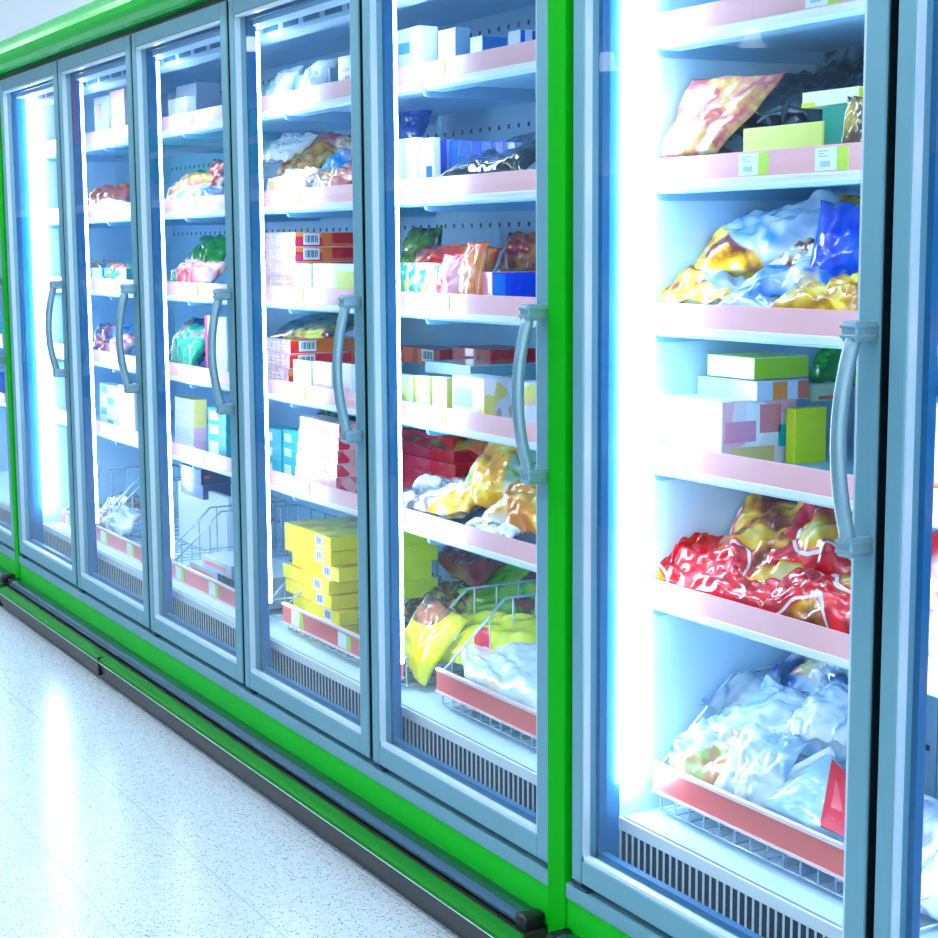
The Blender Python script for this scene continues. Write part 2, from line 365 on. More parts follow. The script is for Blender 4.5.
    bm = NB(); box(bm, xi1-.012, xi1, .092, .106, .40, 1.98, 0, .004); mk('light_strip', bm, LED, cab)
    # shelves, one per door width
    edges = [xi0+.002]+[x0+k*PITCH-.01 for k in range(1, ndoor)]+[xi1-.002]
    for k in range(ndoor):
        a, b_ = edges[k]+.0015, edges[k+1]-.0015
        for si, zt in enumerate(ZT):
            bm = NB(); box(bm, a, b_, YF+.006, YB, zt-.046, zt-.034)
            prism(bm, [(YF+.003, zt-.046), (YF+.003, zt-.056), (YF+.010, zt-.062), (YF+.055, zt-.062), (YF+.06, zt-.046)], a+.004, b_-.004)
            sh = mk('shelf', bm, UNDER, cab)
            bm = NB(); box(bm, a+.004, b_-.004, YF+.0, YF+.004, zt-.056, zt-.044); mk('shelf_lip', bm, WHITE, sh)
            bm = NB(); box(bm, a, b_, YF-.002, YF+.002, zt-.044, zt, 0, .001); box(bm, a, b_, YF-.004, YF+.003, zt-.046, zt-.042, 1); mk('price_rail', bm, [RAILM, WHITE], sh)
            for q in (a, b_-.004):
                bm = NB(); prism(bm, [(YF+.004, zt-.046), (YF+.004, zt-.066), (YF+.008, zt-.072), (YF+.018, zt-.075), (YB-.02, zt-.070), (YB-.005, zt-.046)], q, q+.004)
                mk('shelf_bracket', bm, plain('#8fc3e2', .3, metal=.2), sh)
            rnd = random.Random(int((k+first)*17+si*5+ndoor))
            for q in range(2):
                if not ((xl > -1 and k == 0 and (si == 1 or (si == 0 and q == 1))) or (xl < -1 and q == 0 and rnd.random() < .55)): continue
                tx = a+.02+rnd.random()*.03 if q == 0 else a+.28+rnd.random()*.3
                if (xl > -1 and k == 0): tx = (.33, .52)[q]+(si % 2)*.03
                bm = NB(); box(bm, tx, tx+.05, YF-.0035, YF-.002, zt-.040, zt-.004, 0); box(bm, tx+.051, tx+.075, YF-.0035, YF-.002, zt-.040, zt-.004, 1)
                for j in range(7): box(bm, tx+.012+j*.0035, tx+.0135+j*.0035+(j % 2)*.001, YF-.0037, YF-.0035, zt-.034, zt-.025, 2)
                for j in range(3): box(bm, tx+.008, tx+.03-(j % 2)*.008, YF-.0037, YF-.0035, zt-.018+j*.004, zt-.0165+j*.004, 2)
                mk('price_tag', bm, [TAGW, TAGG, plain('#8fb4cc', .5)], sh)
    for k in range(ndoor): door(cab, x0+k*PITCH, x0+k*PITCH+PITCH-.02)
    # canopy
    bm = NB(); pr = [(.05, 2.075), (-.012, 2.075), (-.03, 2.080), (-.047, 2.092), (-.057, 2.108), (-.060, 2.125), (-.055, 2.145), (-.042, 2.165), (-.02, 2.186), (.01, 2.202), (.05, 2.212), (.66, 2.212), (.66, 2.16), (.05, 2.16)]
    prism(bm, pr, xl, xr); cn = mk('canopy', bm, plain('#00c832', .24, spec=.25, coat=.2), cab)
    bm = NB(); box(bm, xl, xr, .01, .06, 2.056, 2.078); mk('canopy_shadow_gap', bm, DARK, cab)
    return cab
c1 = cabinet(-3.88, 5, -3.90, -.0005, 'long five door freezer cabinet between the two green posts')
c2 = cabinet(.082, 3, .05+.0105, 2.5, 'freezer cabinet at right edge, right of the near green post', first=9, PITCH=.80)
c3 = cabinet(-3.96-1.56+.02, 2, -5.56, -3.955, 'farthest freezer cabinet at the left edge of the photo', first=4)
for nm, a, b_, lb in (('corner_post', 0, .06, 'wide bright green vertical post between the two nearest freezer cabinets'), ('corner_post', -3.954, -3.9005, 'thin far green vertical post near left edge between freezer cabinets')):
    bm = NB(); box(bm, a+.0005, b_, -.002, .044, 0.0, 2.07, 0, .002); tag(mk(nm, bm, GREEN2), lb, 'post')


# ------------------------------------------------------------------ wire baskets
def basket(xa, xb, zr, label):
    t = root('wire_basket', ((xa+xb)/2, .38, .345), label, 'basket', 'wire baskets on the freezer decks')
    bm = NB(); r = .0022; zb = .352; yf = .165; yb = .615; zt = zr+.155
    prof = [(yf, zr), (.335, zt), (yb, zt)]
    for x in (xa, xb):
        tube(bm, [(x, y, z) for y, z in prof], .0036)
        n = 7
        for i in range(n+1):
            y = yf+(yb-yf)*i/n; z = zr+(zt-zr)*min(1, (y-yf)/(.335-yf))
            tube(bm, [(x, y, zb), (x, y, z)], r, 5, cap=False)
        for z in (zb, zb+.05): tube(bm, [(x, yf, z), (x, yb, z)], r, 5)
    n = int((xb-xa)/(.042 if xa > -1 else .055 if xa > -1.7 else .10))
    for i in range(n+1):
        x = xa+(xb-xa)*i/n
        tube(bm, [(x, yf, zr), (x, yf, zb), (x, yb, zb), (x, yb, zt)], r, 5, cap=False)
    for y in (yf, .40, yb): tube(bm, [(xa, y, zb), (xb, y, zb)], r, 5)
    tube(bm, [(xa, yf, zr), (xb, yf, zr)], .0036); tube(bm, [(xa, yb, zt), (xb, yb, zt)], .0036)
    mk('wire_frame', bm, WIRE, t)
    bm = NB(); box(bm, xa-.006, xb+.004, .150, .156, zr-.044, zr+.006, 0, .002)
    box(bm, xa-.006, xb+.004, .147, .158, zr+.004, zr+.010, 1); box(bm, xa-.006, xb+.004, .147, .158, zr-.048, zr-.043, 1)
    rl = mk('price_rail', bm, [RAILB, plain('#f6d9da', .2)], t)
    for q in (.06, .36):
        if xa+q+.08 < xb and xa < -1:
            bm = NB(); box(bm, xa+q, xa+q+.05, .1485, .150, zr-.040, zr); box(bm, xa+q+.051, xa+q+.075, .1485, .150, zr-.040, zr, 1); mk('price_tag', bm, [TAGW, TAGG], rl)
    return t
basket(.14, .80, .437, 'wire basket with salmon rail holding clear bags, right of green post')
basket(-.715, -.06, .43, 'wire basket with white film bag, first door left of green post')
basket(-1.615, -.90, .42, 'wire basket holding the tall yellow carton stack')
basket(-2.55, -1.78, .39, 'wire basket with grey packs, third door left of green post')
basket(-3.35, -2.65, .39, 'wire basket seen low behind the fourth door left of green post')
basket(-3.80, -3.42, .39, 'small far wire basket behind the fifth door left of green post')

# ------------------------------------------------------------------ goods
BAY = {6: 'bay right of green post', 5: 'first door left of green post', 4: 'second door left of green post', 3: 'third door left of green post',
       2: 'fourth door left of green post', 1: 'fifth door left of green post', 7: 'sliver at right photo edge', 0: 'behind leftmost door at photo edge'}
SHN = {1: 'top shelf', 2: 'second shelf', 3: 'third shelf', 4: 'fourth shelf', 5: 'fifth shelf', 6: 'bottom basket'}
def support(s): return .356 if s == 6 else ZT[s-1]-.034
USED = set()
def lab(desc, s, d):
    t = f"{desc}, {SHN[s]}, {BAY[d]}" if s else f"{desc}, {BAY[d]}"
    if t in USED: print('DUPLICATE LABEL', t)
    if len(t.split()) > 16: print('LONG', t)
    USED.add(t); return t
def printed(base, acc, scale=30, amount=.45, seed=0, rough=.4):
    k = ('pr', base, tuple(acc), scale, amount, seed)
    if k in _m: return _m[k]
    m, n, l, b = newmat('printed_card'); tc = n.new('ShaderNodeTexCoord'); mp = n.new('ShaderNodeMapping')
    mp.inputs['Location'].default_value = (seed, seed*2.1, seed*.7); l.new(tc.outputs['Object'], mp.inputs['Vector'])
    v = n.new('ShaderNodeTexVoronoi'); v.inputs['Scale'].default_value = scale; l.new(mp.outputs[0], v.inputs['Vector'])
    sc = n.new('ShaderNodeSeparateColor'); l.new(v.outputs['Color'], sc.inputs[0])
    r = ramp(n, [((i+.5)/len(acc), c) for i, c in enumerate(acc)], True); l.new(sc.outputs[0], r.inputs[0])
    t = n.new('ShaderNodeMath'); t.operation = 'LESS_THAN'; t.inputs[1].default_value = amount; l.new(sc.outputs[1], t.inputs[0])
    mx = n.new('ShaderNodeMix'); mx.data_type = 'RGBA'; l.new(t.outputs[0], mx.inputs[0]); mx.inputs[6].default_value = lin(base); l.new(r.outputs[0], mx.inputs[7])
    l.new(mx.outputs[2], b.inputs['Base Color']); b.inputs['Roughness'].default_value = rough; b.inputs['Coat Weight'].default_value = .3
    _m[k] = m; return m
def M(c, rough=.35): return plain(c, rough, coat=.3) if isinstance(c, str) else c
BARW = plain('#dfe9f2', .5); BARK = plain('#33506a', .5)
def carton(desc, d, s, ul, um, ur, vt, vb, Yf, cf, cs, ct=None, deco=(), name='food_carton', cat='box', group=None, rz=0):
    vm = (vt+vb)/2 if vb else vt+8
    X = at(um, vm, y=Yf).x; zt = at(um, vt, y=Yf).z; zb = at(um, vb, y=Yf).z if vb else support(s)
    x0 = at(ul, vm, y=Yf).x; dep = min(.60, at(ur, vm, x=X).y)-Yf
    return cart(desc, d, s, x0, X, Yf, Yf+max(.02, dep), zb, zt, cf, cs, ct, deco, name, cat, group, rz)
def cart(desc, d, s, x0, X, y0, y1, zb, zt, cf, cs, ct=None, deco=(), name='food_carton', cat='box', group=None, rz=0):
    wd = X-x0; dep = y1-y0; h = zt-zb
    t = root(name, ((x0+X)/2, (y0+y1)/2, zb), lab(desc, s, d), cat, group, (0, 0, rz))
    bm = NB(); fs = box(bm, -wd/2, wd/2, -dep/2, dep/2, 0, h)
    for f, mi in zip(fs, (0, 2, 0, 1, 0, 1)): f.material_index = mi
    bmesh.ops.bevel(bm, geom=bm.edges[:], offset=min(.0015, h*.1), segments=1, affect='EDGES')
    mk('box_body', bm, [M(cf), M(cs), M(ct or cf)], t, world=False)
    for dc in deco:
        kind, face, a0, a1, b0, b1 = dc[:6]
        def quad(bm, A0, A1, B0, B1, e, e2, mi=0):
            if face == 'F': box(bm, -wd/2+A0*wd, -wd/2+A1*wd, -dep/2-e2, -dep/2-e, B0*h, B1*h, mi)
            elif face == 'S': box(bm, wd/2+e, wd/2+e2, -dep/2+A0*dep, -dep/2+A1*dep, B0*h, B1*h, mi)
            else: box(bm, -wd/2+A0*wd, -wd/2+A1*wd, -dep/2+B0*dep, -dep/2+B1*dep, h+e, h+e2, mi)
        bm = NB()
        if kind == 'bar':
            quad(bm, a0, a1, b0, b1, .0002, .0006, 0)
            k = 9; 
            for i in range(k): quad(bm, a0+(a1-a0)*(.12+.78*i/k), a0+(a1-a0)*(.12+.78*i/k+.03+.02*(i % 3)), b0+(b1-b0)*.2, b1-(b1-b0)*.15, .0006, .0009, 1)
            mk('barcode_label', bm, [BARW, BARK], t, world=False)
        elif kind == 'text':
            for j in range(3):
                for i in range(4): quad(bm, a0+(a1-a0)*i/4, a0+(a1-a0)*(i+.8-.2*((i+j) % 3))/4, b0+(b1-b0)*(j+.25)/3, b0+(b1-b0)*(j+.7)/3, .0002, .0005, 0)
            mk('printed_lettering', bm, M(dc[6]), t, world=False)
        else:
            quad(bm, a0, a1, b0, b1, .0002, .0006, 0); mk('printed_panel', bm, M(dc[6]), t, world=False)
    return t
def pillow(wd, h, t, seed, lump=.5, crumple=.02, fin=.06, nx=40, ny=30, bend=0):
    bm = NB(); sh = Vector((seed*7.3, seed*3.1, seed*1.9)); T = []; B = []
    for j in range(ny+1):
        v = j/ny*2-1; rowt = []; rowb = []
        for i in range(nx+1):
            u = i/nx*2-1; vi = min(1, abs(v)/(1-fin))
            e = max(0, 1-abs(u)**2.4)**.5*max(0, 1-vi**2.6)**.55
            x = u*wd/2*(1-.07*(1-v*v)); y = v*h/2*(1-.05*(1-u*u))
            n1 = noise.noise(Vector((u*2.1, v*2.1, 0))+sh); n2 = noise.noise(Vector((u*5.5, v*5.5, 3))+sh)
            ridg = 1-2*abs(noise.noise(Vector((u*4.2+n1*1.5, v*2.6, 8))+sh))
            wr = math.sin(u*(17+seed % 5)+n1*5)*abs(v)**3*.10
            zz = t/2*e*(1+lump*(n1*.8+n2*.45)+.22*(ridg-.6)*lump+wr) + .0006
            off = noise.noise_vector(Vector((u*1.5, v*1.5, 11))+sh)*crumple*wd + noise.noise_vector(Vector((u*4, v*4, 21))+sh)*crumple*.35*wd
            edge = math.sin(u*11+seed)*.006*abs(v)**6
            bz = bend*((u*wd/2)**2)*-4
            off.z *= 1.0
            rowt.append(bm.verts.new((x+off.x, y+off.y, zz+off.z+edge+bz))); 
            if j in (0, ny) or i in (0, nx): rowb.append(rowt[-1])
            else: rowb.append(bm.verts.new((x+off.x, y+off.y, -zz*.8+off.z+edge+bz)))
        T.append(rowt); B.append(rowb)
    for j in range(ny):
        for i in range(nx):
            bm.faces.new((T[j][i], T[j][i+1], T[j+1][i+1], T[j+1][i]))
            bm.faces.new((B[j][i], B[j+1][i], B[j+1][i+1], B[j][i+1]))
    for f in bm.faces: f.smooth = True
    return bm
def bag(desc, d, s, u, v, Y, wd, h, t, rot, mat, seed, lump=.5, crumple=.02, rest=True, name='frozen_food_bag', cat='bag', band=None, group=None, bend=0, lo=None):
    P = at(u, v, y=Y); bm = pillow(wd, h, t, seed, lump, crumple, bend=bend)
    M3 = (Matrix.Rotation(R(rot[2]), 4, 'Z') @ Matrix.Rotation(R(rot[1]), 4, 'Y') @ Matrix.Rotation(R(rot[0]), 4, 'X'))
    bmesh.ops.transform(bm, matrix=M3, verts=bm.verts)
    zmin = min(q.co.z for q in bm.verts)
    base = support(s) if s else lo
    z = P.z
    if rest or z+zmin < base: z = base-zmin+.001
    for q in bm.verts:                                     # keep clear of the back panel, the front rail and the end walls
        yy = q.co.y+P.y; xx = q.co.x+P.x
        if yy < .172: q.co.y = .172-P.y+(yy-.172)*.05
        if yy > .625: q.co.y = .625-P.y+(yy-.625)*.03
        lim = .155 if s == 6 else .116
        if d == 6 and xx < lim: q.co.x = lim+.002-P.x+(xx-lim)*.03
    ob = root(name, (P.x, P.y, z+zmin), lab(desc, s, d), cat, group)
    bmesh.ops.translate(bm, verts=bm.verts, vec=(0, 0, -zmin))
    mats = mat if isinstance(mat, list) else [mat]
    # seal strips at both ends are a part of their own
    me = mk('bag_film', bm, mats, ob, True, world=False)
    return ob
YEL = ['#f4c400', '#ffe14a', '#c88400', '#fff0a0']
CLEARB = lambda sd, food=('#e9c37a', '#f7ead2', '#c98552'), cov=.45, cl=.25: film(['#eef6ff', '#b5d6ee', '#ffffff', '#7db4dc', '#e8f3ff'], list(food), scale=12, clear=cl, seed=sd, cover=cov, rough=.12, wr=.9)

# ---- bay right of the green post
p = [at(656, 159, x=.120), at(716, 153, y=.178), None, at(692, 80, x=.122)]
p[2] = at(786, 72, y=p[3].y+.03); p[0].y = max(p[0].y, .165)
def quadpack(desc, d, s, P, th, mat, seed, name='flat_food_pack', cat='pack', nx=44, ny=32, lump=.25):
    o = sum(P, Vector())/4; z0 = min(q.z for q in P); o.z = z0
    ob = root(name, o, lab(desc, s, d), cat); bm = NB(); n = (P[1]-P[0]).cross(P[3]-P[0]).normalized(); sh = Vector((seed*5.1, seed, 0)); T = []; Bt = []
    for j in range(ny+1):
        rt_ = []; rb = []
        for i in range(nx+1):
            u = i/nx; v = j/ny; c = P[0].lerp(P[1], u).lerp(P[3].lerp(P[2], u), v)-o
            e = max(0, 1-abs(2*u-1)**5)**.5*max(0, 1-abs(2*v-1)**6)**.5
            q = e*th*(1+lump*(noise.noise(Vector((u*6, v*5, 0))+sh)+.6*noise.noise(Vector((u*14, v*12, 0))+sh)))
            cr = noise.noise(Vector((u*3, v*3, 4))+sh)*.012
            def cl(w_):
                w_ = w_.copy(); w_.z = max(w_.z, support(s)+.002-o.z)
                if w_.y+o.y > .625: w_.y = .625-o.y
                return w_
            a = bm.verts.new(cl(c+n*(q/2+cr))); rt_.append(a); rb.append(a if (i in (0, nx) or j in (0, ny)) else bm.verts.new(cl(c+n*(-q*.35+cr))))
        T.append(rt_); Bt.append(rb)
    for j in range(ny):
        for i in range(nx):
            bm.faces.new((T[j][i], T[j][i+1], T[j+1][i+1], T[j+1][i])); bm.faces.new((Bt[j][i], Bt[j+1][i], Bt[j+1][i+1], Bt[j][i+1]))
    mk('pack_film', bm, mat, ob, True, world=False); return ob
quadpack('flat pack of pink and gold pastries leaning', 6, 2, p, .03, film(['#e08878', '#f0b090', '#58a838', '#e87868'], ['#f3c07a', '#e88a78', '#f7d8a0', '#c8584e', '#e0a040'], scale=19, cover=.62, seed=2, wr=.35, rough=.25), 2)
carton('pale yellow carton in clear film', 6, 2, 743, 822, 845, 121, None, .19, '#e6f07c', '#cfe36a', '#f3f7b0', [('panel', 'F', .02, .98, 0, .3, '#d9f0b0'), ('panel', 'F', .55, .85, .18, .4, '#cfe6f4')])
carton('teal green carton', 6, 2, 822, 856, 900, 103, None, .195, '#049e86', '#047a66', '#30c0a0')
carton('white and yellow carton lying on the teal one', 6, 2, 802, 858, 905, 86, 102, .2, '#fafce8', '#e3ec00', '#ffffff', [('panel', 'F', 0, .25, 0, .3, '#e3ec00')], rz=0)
bag('small leafy green and brown pouch', 6, 2, 862, 128, .19, .07, .11, .03, (80, 0, 10), film(['#8cb03a', '#3b5a22', '#d8c04a'], ['#5b3a1a', '#c9b03a'], seed=4), 14)
BLKF = film(['#0b1220', '#16263c', '#04080f'], ['#9c2038', '#0d1b30', '#3a5a86'], scale=20, cover=.32, seed=3, rough=.12, wr=.9)
for i, (u, v, Y, w_, tt, l_) in enumerate(((745, 132, .36, .30, .07, 'flat black film pouch behind the pastry pack'), (800, 105, .42, .26, .09, 'plump black film pouch behind the cartons'), (850, 95, .50, .24, .10, 'black film pouch deepest at right'))):
    bag(l_, 6, 2, u, v, Y, w_, .24, tt, (24, 8, 15), BLKF, 20+i, crumple=.04, rest=(i == 0))
for i, (u, v) in enumerate(((812, 66), (834, 70), (858, 60))):
    P0 = at(u, v, y=.55); bm = NB(); 
    bmp = pillow(.10, .16, .03, 50+i, .6, .05, nx=20, ny=16)
    bmesh.ops.transform(bmp, matrix=Matrix.Rotation(R(78), 4, 'X'), verts=bmp.verts); zm = min(q.co.z for q in bmp.verts); bmesh.ops.translate(bmp, verts=bmp.verts, vec=(0, 0, -zm))
    bm.free(); P0.z = P0.z-.11; o_ = root('clear_film_pack', P0, lab(('first', 'middle', 'last')[i]+' upright clear pack with red print', 2, 6), 'pack', 'upright clear packs behind black pouches')
    mk('pack_film', bmp, film(['#2a4668', '#8ab0d0', '#16263c'], ['#a02040', '#d8ecff'], scale=10, cover=.35, seed=8+i, clear=.3), o_, True, world=False)
# third shelf: clear bags of golden food, blue bag
bag('left clear bag of golden pastry lying flat', 6, 3, 714, 289, .27, .25, .20, .075, (8, 0, 12), film(['#e6f1fb', '#9fc4e2', '#ffffff'], YEL+['#8a3a20', '#f0c850'], scale=13, clear=.2, seed=11, cover=.44, wr=.9), 31, .7, .03)
bag('large clear bag with golden bites on top', 6, 3, 778, 243, .36, .34, .20, .11, (24, -14, 24), film(['#d6e8f7', '#6fb4e0', '#f6fbff', '#2f8fd0'], YEL+['#7a2a18'], scale=13, clear=.15, seed=12, cover=.42, wr=.9), 32, .5, .03, rest=False)
bag('star creased clear bag at the front', 6, 3, 758, 298, .215, .17, .10, .05, (20, 0, 4), CLEARB(13, cov=.25), 33, .6, .05)
bag('folded white and blue clear bag', 6, 3, 800, 281, .27, .22, .16, .07, (22, -8, 18), film(['#ffffff', '#b8dcf4', '#1e78d8', '#e8f6ff'], ['#e8c860', '#ffffff', '#0c50e0'], seed=14, cover=.35, wr=.9), 34, .6, .05, rest=False)
bag('clear bag of yellow nuggets, front right', 6, 3, 815, 296, .20, .20, .12, .05, (24, 0, 0), film(['#cfe6f6', '#ffffff', '#8ec0e4'], YEL, scale=11, seed=15, cover=.52), 35, .6, .04)
bag('bright yellow bag at right', 6, 3, 858, 292, .23, .14, .13, .07, (35, 0, 10), film(['#e8d400', '#f8ee30', '#b8b400'], YEL, seed=16, cover=.6), 36, .6, .03)
bag('royal blue bag with white folded top', 6, 3, 852, 248, .30, .15, .17, .07, (68, 0, 20), film(['#0040f0', '#0038d8', '#0a50ff', '#eef6ff'], ['#0038e0', '#1a60ff'], seed=17, cover=.7, wr=.15), 37, .15, .02, rest=False)
bag('small bag of shells between the bags', 6, 3, 812, 262, .31, .12, .10, .06, (35, 0, 10), film(['#f0e0c0', '#c89060', '#2ac060'], ['#f7e7c8', '#a0501c', '#ffffff'], scale=16, seed=18, cover=.6), 38, .7, .04, rest=False)
# fourth shelf
pr1 = printed('#fdf0f2', ['#ffc0c8', '#ffffff', '#fde0c0'], 14, .5, 1)
big = carton('large film wrapped carton with pink pictures', 6, 4, 662, 722, 797, 402, None, .195, printed('#eef4fa', ['#f4a8c0', '#ffffff', '#aee4ea'], 12, .35, 4), pr1, '#dfeef8',
  [('panel', 'S', .04, .45, .36, .68, '#f4a0b8'), ('panel', 'S', .5, .78, .48, .92, '#f08c98'), ('panel', 'S', .75, .98, .25, .6, '#1cc8d4'), ('panel', 'S', .1, .7, .03, .28, '#f2cf80')])
Xb = at(722, 435, y=.195).x
carton('plain bright yellow carton', 6, 4, 786, 795, 827, 409, None, .33, '#e0f000', '#e0f000', '#e8f430')
cart('far red and orange printed carton', 6, 4, Xb+.01, Xb+.05, .52, .60, support(4), 1.125, printed('#e84818', ['#f8d020', '#ffffff'], 40, .5, 7), printed('#f05010', ['#f8d020', '#ffffff', '#d01818'], 40, .6, 8))
ztb = at(722, 402, y=.195).z
t_ = carton('foil tray pack lying on the large carton', 6, 4, 697, 757, 809, 382, 402, .26, film(['#ffffff', '#bfe0f4', '#7fb8e0'], ['#ffffff', '#a8d4f0'], seed=21), '#c8dcee', '#e8f4fc', [('panel', 'S', .3, .58, .05, .95, '#f09030'), ('panel', 'S', .78, .99, .05, .95, '#d86a50')], name='food_tray')
carton('small yellow green carton, topmost', 6, 4, 707, 754, 809, 358, 380, .27, '#eef0a8', '#a8d808', '#e4ee50')  # cream front: strip-light overexposure put into the front face colour
carton('pale carton with red lettering behind', 6, 4, 806, 812, 845, 384, 402, .44, '#d8e8c8', '#d8ecc0', '#e8f0e0', [('panel', 'S', .2, .9, .1, .3, '#e87050')])
bag('green leafy bag at the back', 6, 4, 838, 362, .58, .13, .10, .04, (50, 0, 20), film(['#0aa818', '#26d020', '#067010'], ['#0aa818', '#8ce040'], seed=22), 40, rest=False)
# fifth shelf: red bags of golden pastry
def redf(sd, c=.45): return film(['#a80010', '#ff0818', '#c80010', '#ff1020', '#800008'], ['#c87410', '#f8b818', '#ffd030', '#8a3c0a', '#ffe890'], scale=7, seed=sd, cover=c, rough=.08, wr=.8, rim='#f4e8e8')
for i, (u, v, Y, w_, h_, t2, ro, l_) in enumerate((
  (700, 577, .27, .30, .21, .075, (14, 4, 14), 'left pale red bag of golden pastry'),
  (770, 578, .30, .27, .22, .09, (28, -4, 22), 'middle red bag of golden pastry'),
  (800, 528, .42, .30, .22, .10, (30, -10, 26), 'topmost rear red bag of golden pastry'),
  (742, 607, .21, .24, .10, .05, (24, 0, 2), 'front red bag drooping over the rail'),
  (835, 540, .36, .24, .22, .08, (40, 0, 10), 'dark red bag leaning at right rear'),
  (828, 600, .225, .26, .14, .075, (30, 0, 4), 'front right red bag with golden window'))):
    bag(l_, 6, 5, u, v, Y, w_, h_, t2, ro, redf(31+i*3, (.46, .46, .5, .4, .38, .52)[i]), 60+i, .75, .05, rest=i in (0, 3, 5))
# bottom basket
bfd = ('#e8cfa8', '#f3e4cc', '#d09a70', '#9cc870')
SLV = lambda sd, cov=.35: film(['#ffffff', '#cfe4f4', '#f4faff', '#78aed8', '#eef6fc'], ['#f4f8fc', '#e4eef6', '#9cc0dc'], scale=9, clear=.12, seed=sd, cover=cov, rough=.1, wr=.9, gs=8)
FIL = lambda sd, cov=.5: film(['#f4faff', '#c4dcee', '#ffffff', '#88b8dc', '#e8f4ff'], list(bfd), scale=10, clear=.2, seed=sd, cover=cov, rough=.1, wr=.9, gs=8)
BLP = lambda sd, cov=.42: film(['#0c50c8', '#e8f2ff', '#1878d8', '#08204c', '#bcdcf4'], ['#f0d8b8', '#d88c78', '#d8e070', '#f4f8ff'], scale=12, seed=sd, cover=cov, rough=.12, wr=.9, gs=11)
for i, (u, v, Y, w_, h_, t2, ro, mt, l_) in enumerate((
  (716, 756, .245, .21, .17, .10, (34, 4, 14), FIL(41, .55), 'big clear bag of breaded fillets at front left'),
  (680, 752, .235, .10, .13, .05, (40, 10, 10), SLV(42), 'small crinkled clear bag in front corner'),
  (715, 718, .33, .26, .15, .055, (24, -4, 16), SLV(43), 'white folded bag just above the fillets'),
  (748, 700, .36, .30, .15, .05, (22, 12, 22), SLV(44, .3), 'long white bag with a dark folded seam'),
  (712, 690, .40, .20, .14, .05, (30, -6, 20), FIL(45, .4), 'clear bag with pinkish slices at left rear'),
  (770, 686, .46, .28, .17, .06, (30, 14, 24), BLP(46, .42), 'blue bag with oval window of pinkish slices'),
  (795, 668, .50, .28, .16, .06, (36, 4, 16), BLP(47, .2), 'deep blue and white bag at the top'),
  (838, 664, .52, .16, .12, .05, (36, 0, 10), BLP(53, .3), 'white bag with brown oval window, top right'),
  (800, 722, .32, .24, .14, .05, (26, 10, 18), SLV(49, .3), 'silver bag over the right middle'),
  (835, 712, .33, .16, .14, .05, (32, -4, 8), SLV(50, .3), 'pale bag corner pushed against the door side'),
  (760, 765, .225, .14, .15, .05, (52, 6, 10), SLV(51, .3), 'narrow silver bag upright beside the fillets'))):
    bag(l_, 6, 6, u, v, Y, w_, h_, t2, ro, mt, 80+i, .6, .05, rest=False)
bag('lowest crumpled bag seen through the wires', 6, 6, 722, 812, .24, .38, .12, .05, (6, 0, 8), CLEARB(55, cov=.3), 90, .6, .03)
bag('blue and white bag low at right', 6, 6, 828, 862, .22, .22, .10, .045, (6, 0, 0), film(['#e8f2ff', '#0c60e8', '#ffffff'], ['#f4f8ff', '#1048c0'], seed=56, cover=.4), 91, .6, .03)
p = [at(752, 800, y=.185), at(846, 838, y=.185), at(850, 748, y=.26), at(820, 756, y=.26)]
p = [at(748, 803, y=.19), at(858, 850, y=.19), at(866, 790, y=.30), at(832, 755, y=.30)]
q_ = quadpack('pale blue pack with red stripe, white edge', 6, 6, p, .035, film(['#9cc8e4', '#b8dcf0', '#8cbede'], ['#9cc8e4', '#c8e4f4'], seed=57, cover=.4, wr=.4), 7, name='frozen_food_bag', cat='bag')
def strip(parent, A, B, C, D, th, mat, name):
    bm = NB(); n = (B-A).cross(D-A).normalized(); o = ORG[parent.name]
    va = []
    for e in (-.002, th):
        va.append([bm.verts.new(q-o+n*e) for q in (A, B, C, D)])
    bm.faces.new(va[0][::-1]); bm.faces.new(va[1])
    for i in range(4): bm.faces.new((va[0][i], va[0][(i+1) % 4], va[1][(i+1) % 4], va[1][i]))
    bmesh.ops.recalc_face_normals(bm, faces=bm.faces); mk(name, bm, mat, parent, world=False)
def lp(P, u, v): return P[0].lerp(P[1], u).lerp(P[3].lerp(P[2], u), v)
RS = plain('#f01c30', .2, coat=.6)
N_ = (p[1]-p[0]).cross(p[3]-p[0]).normalized()*.020
strip(q_, lp(p, .55, .98)+N_, lp(p, .55, .98)+N_+(lp(p, .98, .3)-lp(p, .55, .98))*.02, lp(p, .93, .02)+N_, lp(p, .70, .02)+N_, .003, RS, 'red_stripe') if False else None
strip(q_, lp(p, .72, .04)+N_, lp(p, .96, .04)+N_, lp(p, .75, .95)+N_, lp(p, .28, .95)+N_, .003, RS, 'red_stripe')
strip(q_, lp(p, -.06, -.02), lp(p, 0, -.0), lp(p, .04, 1.02), lp(p, -.06, 1.04), .014, plain('#f4f8fc', .3), 'sealed_edge')

# ---- sliver beyond the next door at the right edge
for i, (s_, vt, cc) in enumerate(((4, 340, ['#f0c000', '#f06010']), (5, 560, ['#d01020', '#f0b020']), (5, 500, ['#b00818', '#f8d060']), (6, 700, ['#e8f0f8', '#8898b8']), (3, 250, ['#2040a0', '#c0d8f0']))):
    bag(('yellow and orange bag', 'red bag with gold, lower', 'red bag with gold, upper', 'white patterned bag', 'blue bag')[i], 7, s_, 955, vt+60, .26, .26, .2, .1, (50, 0, 10), film([cc[0], '#ffffff', cc[0]], cc, seed=60+i), 100+i, rest=(i != 2))

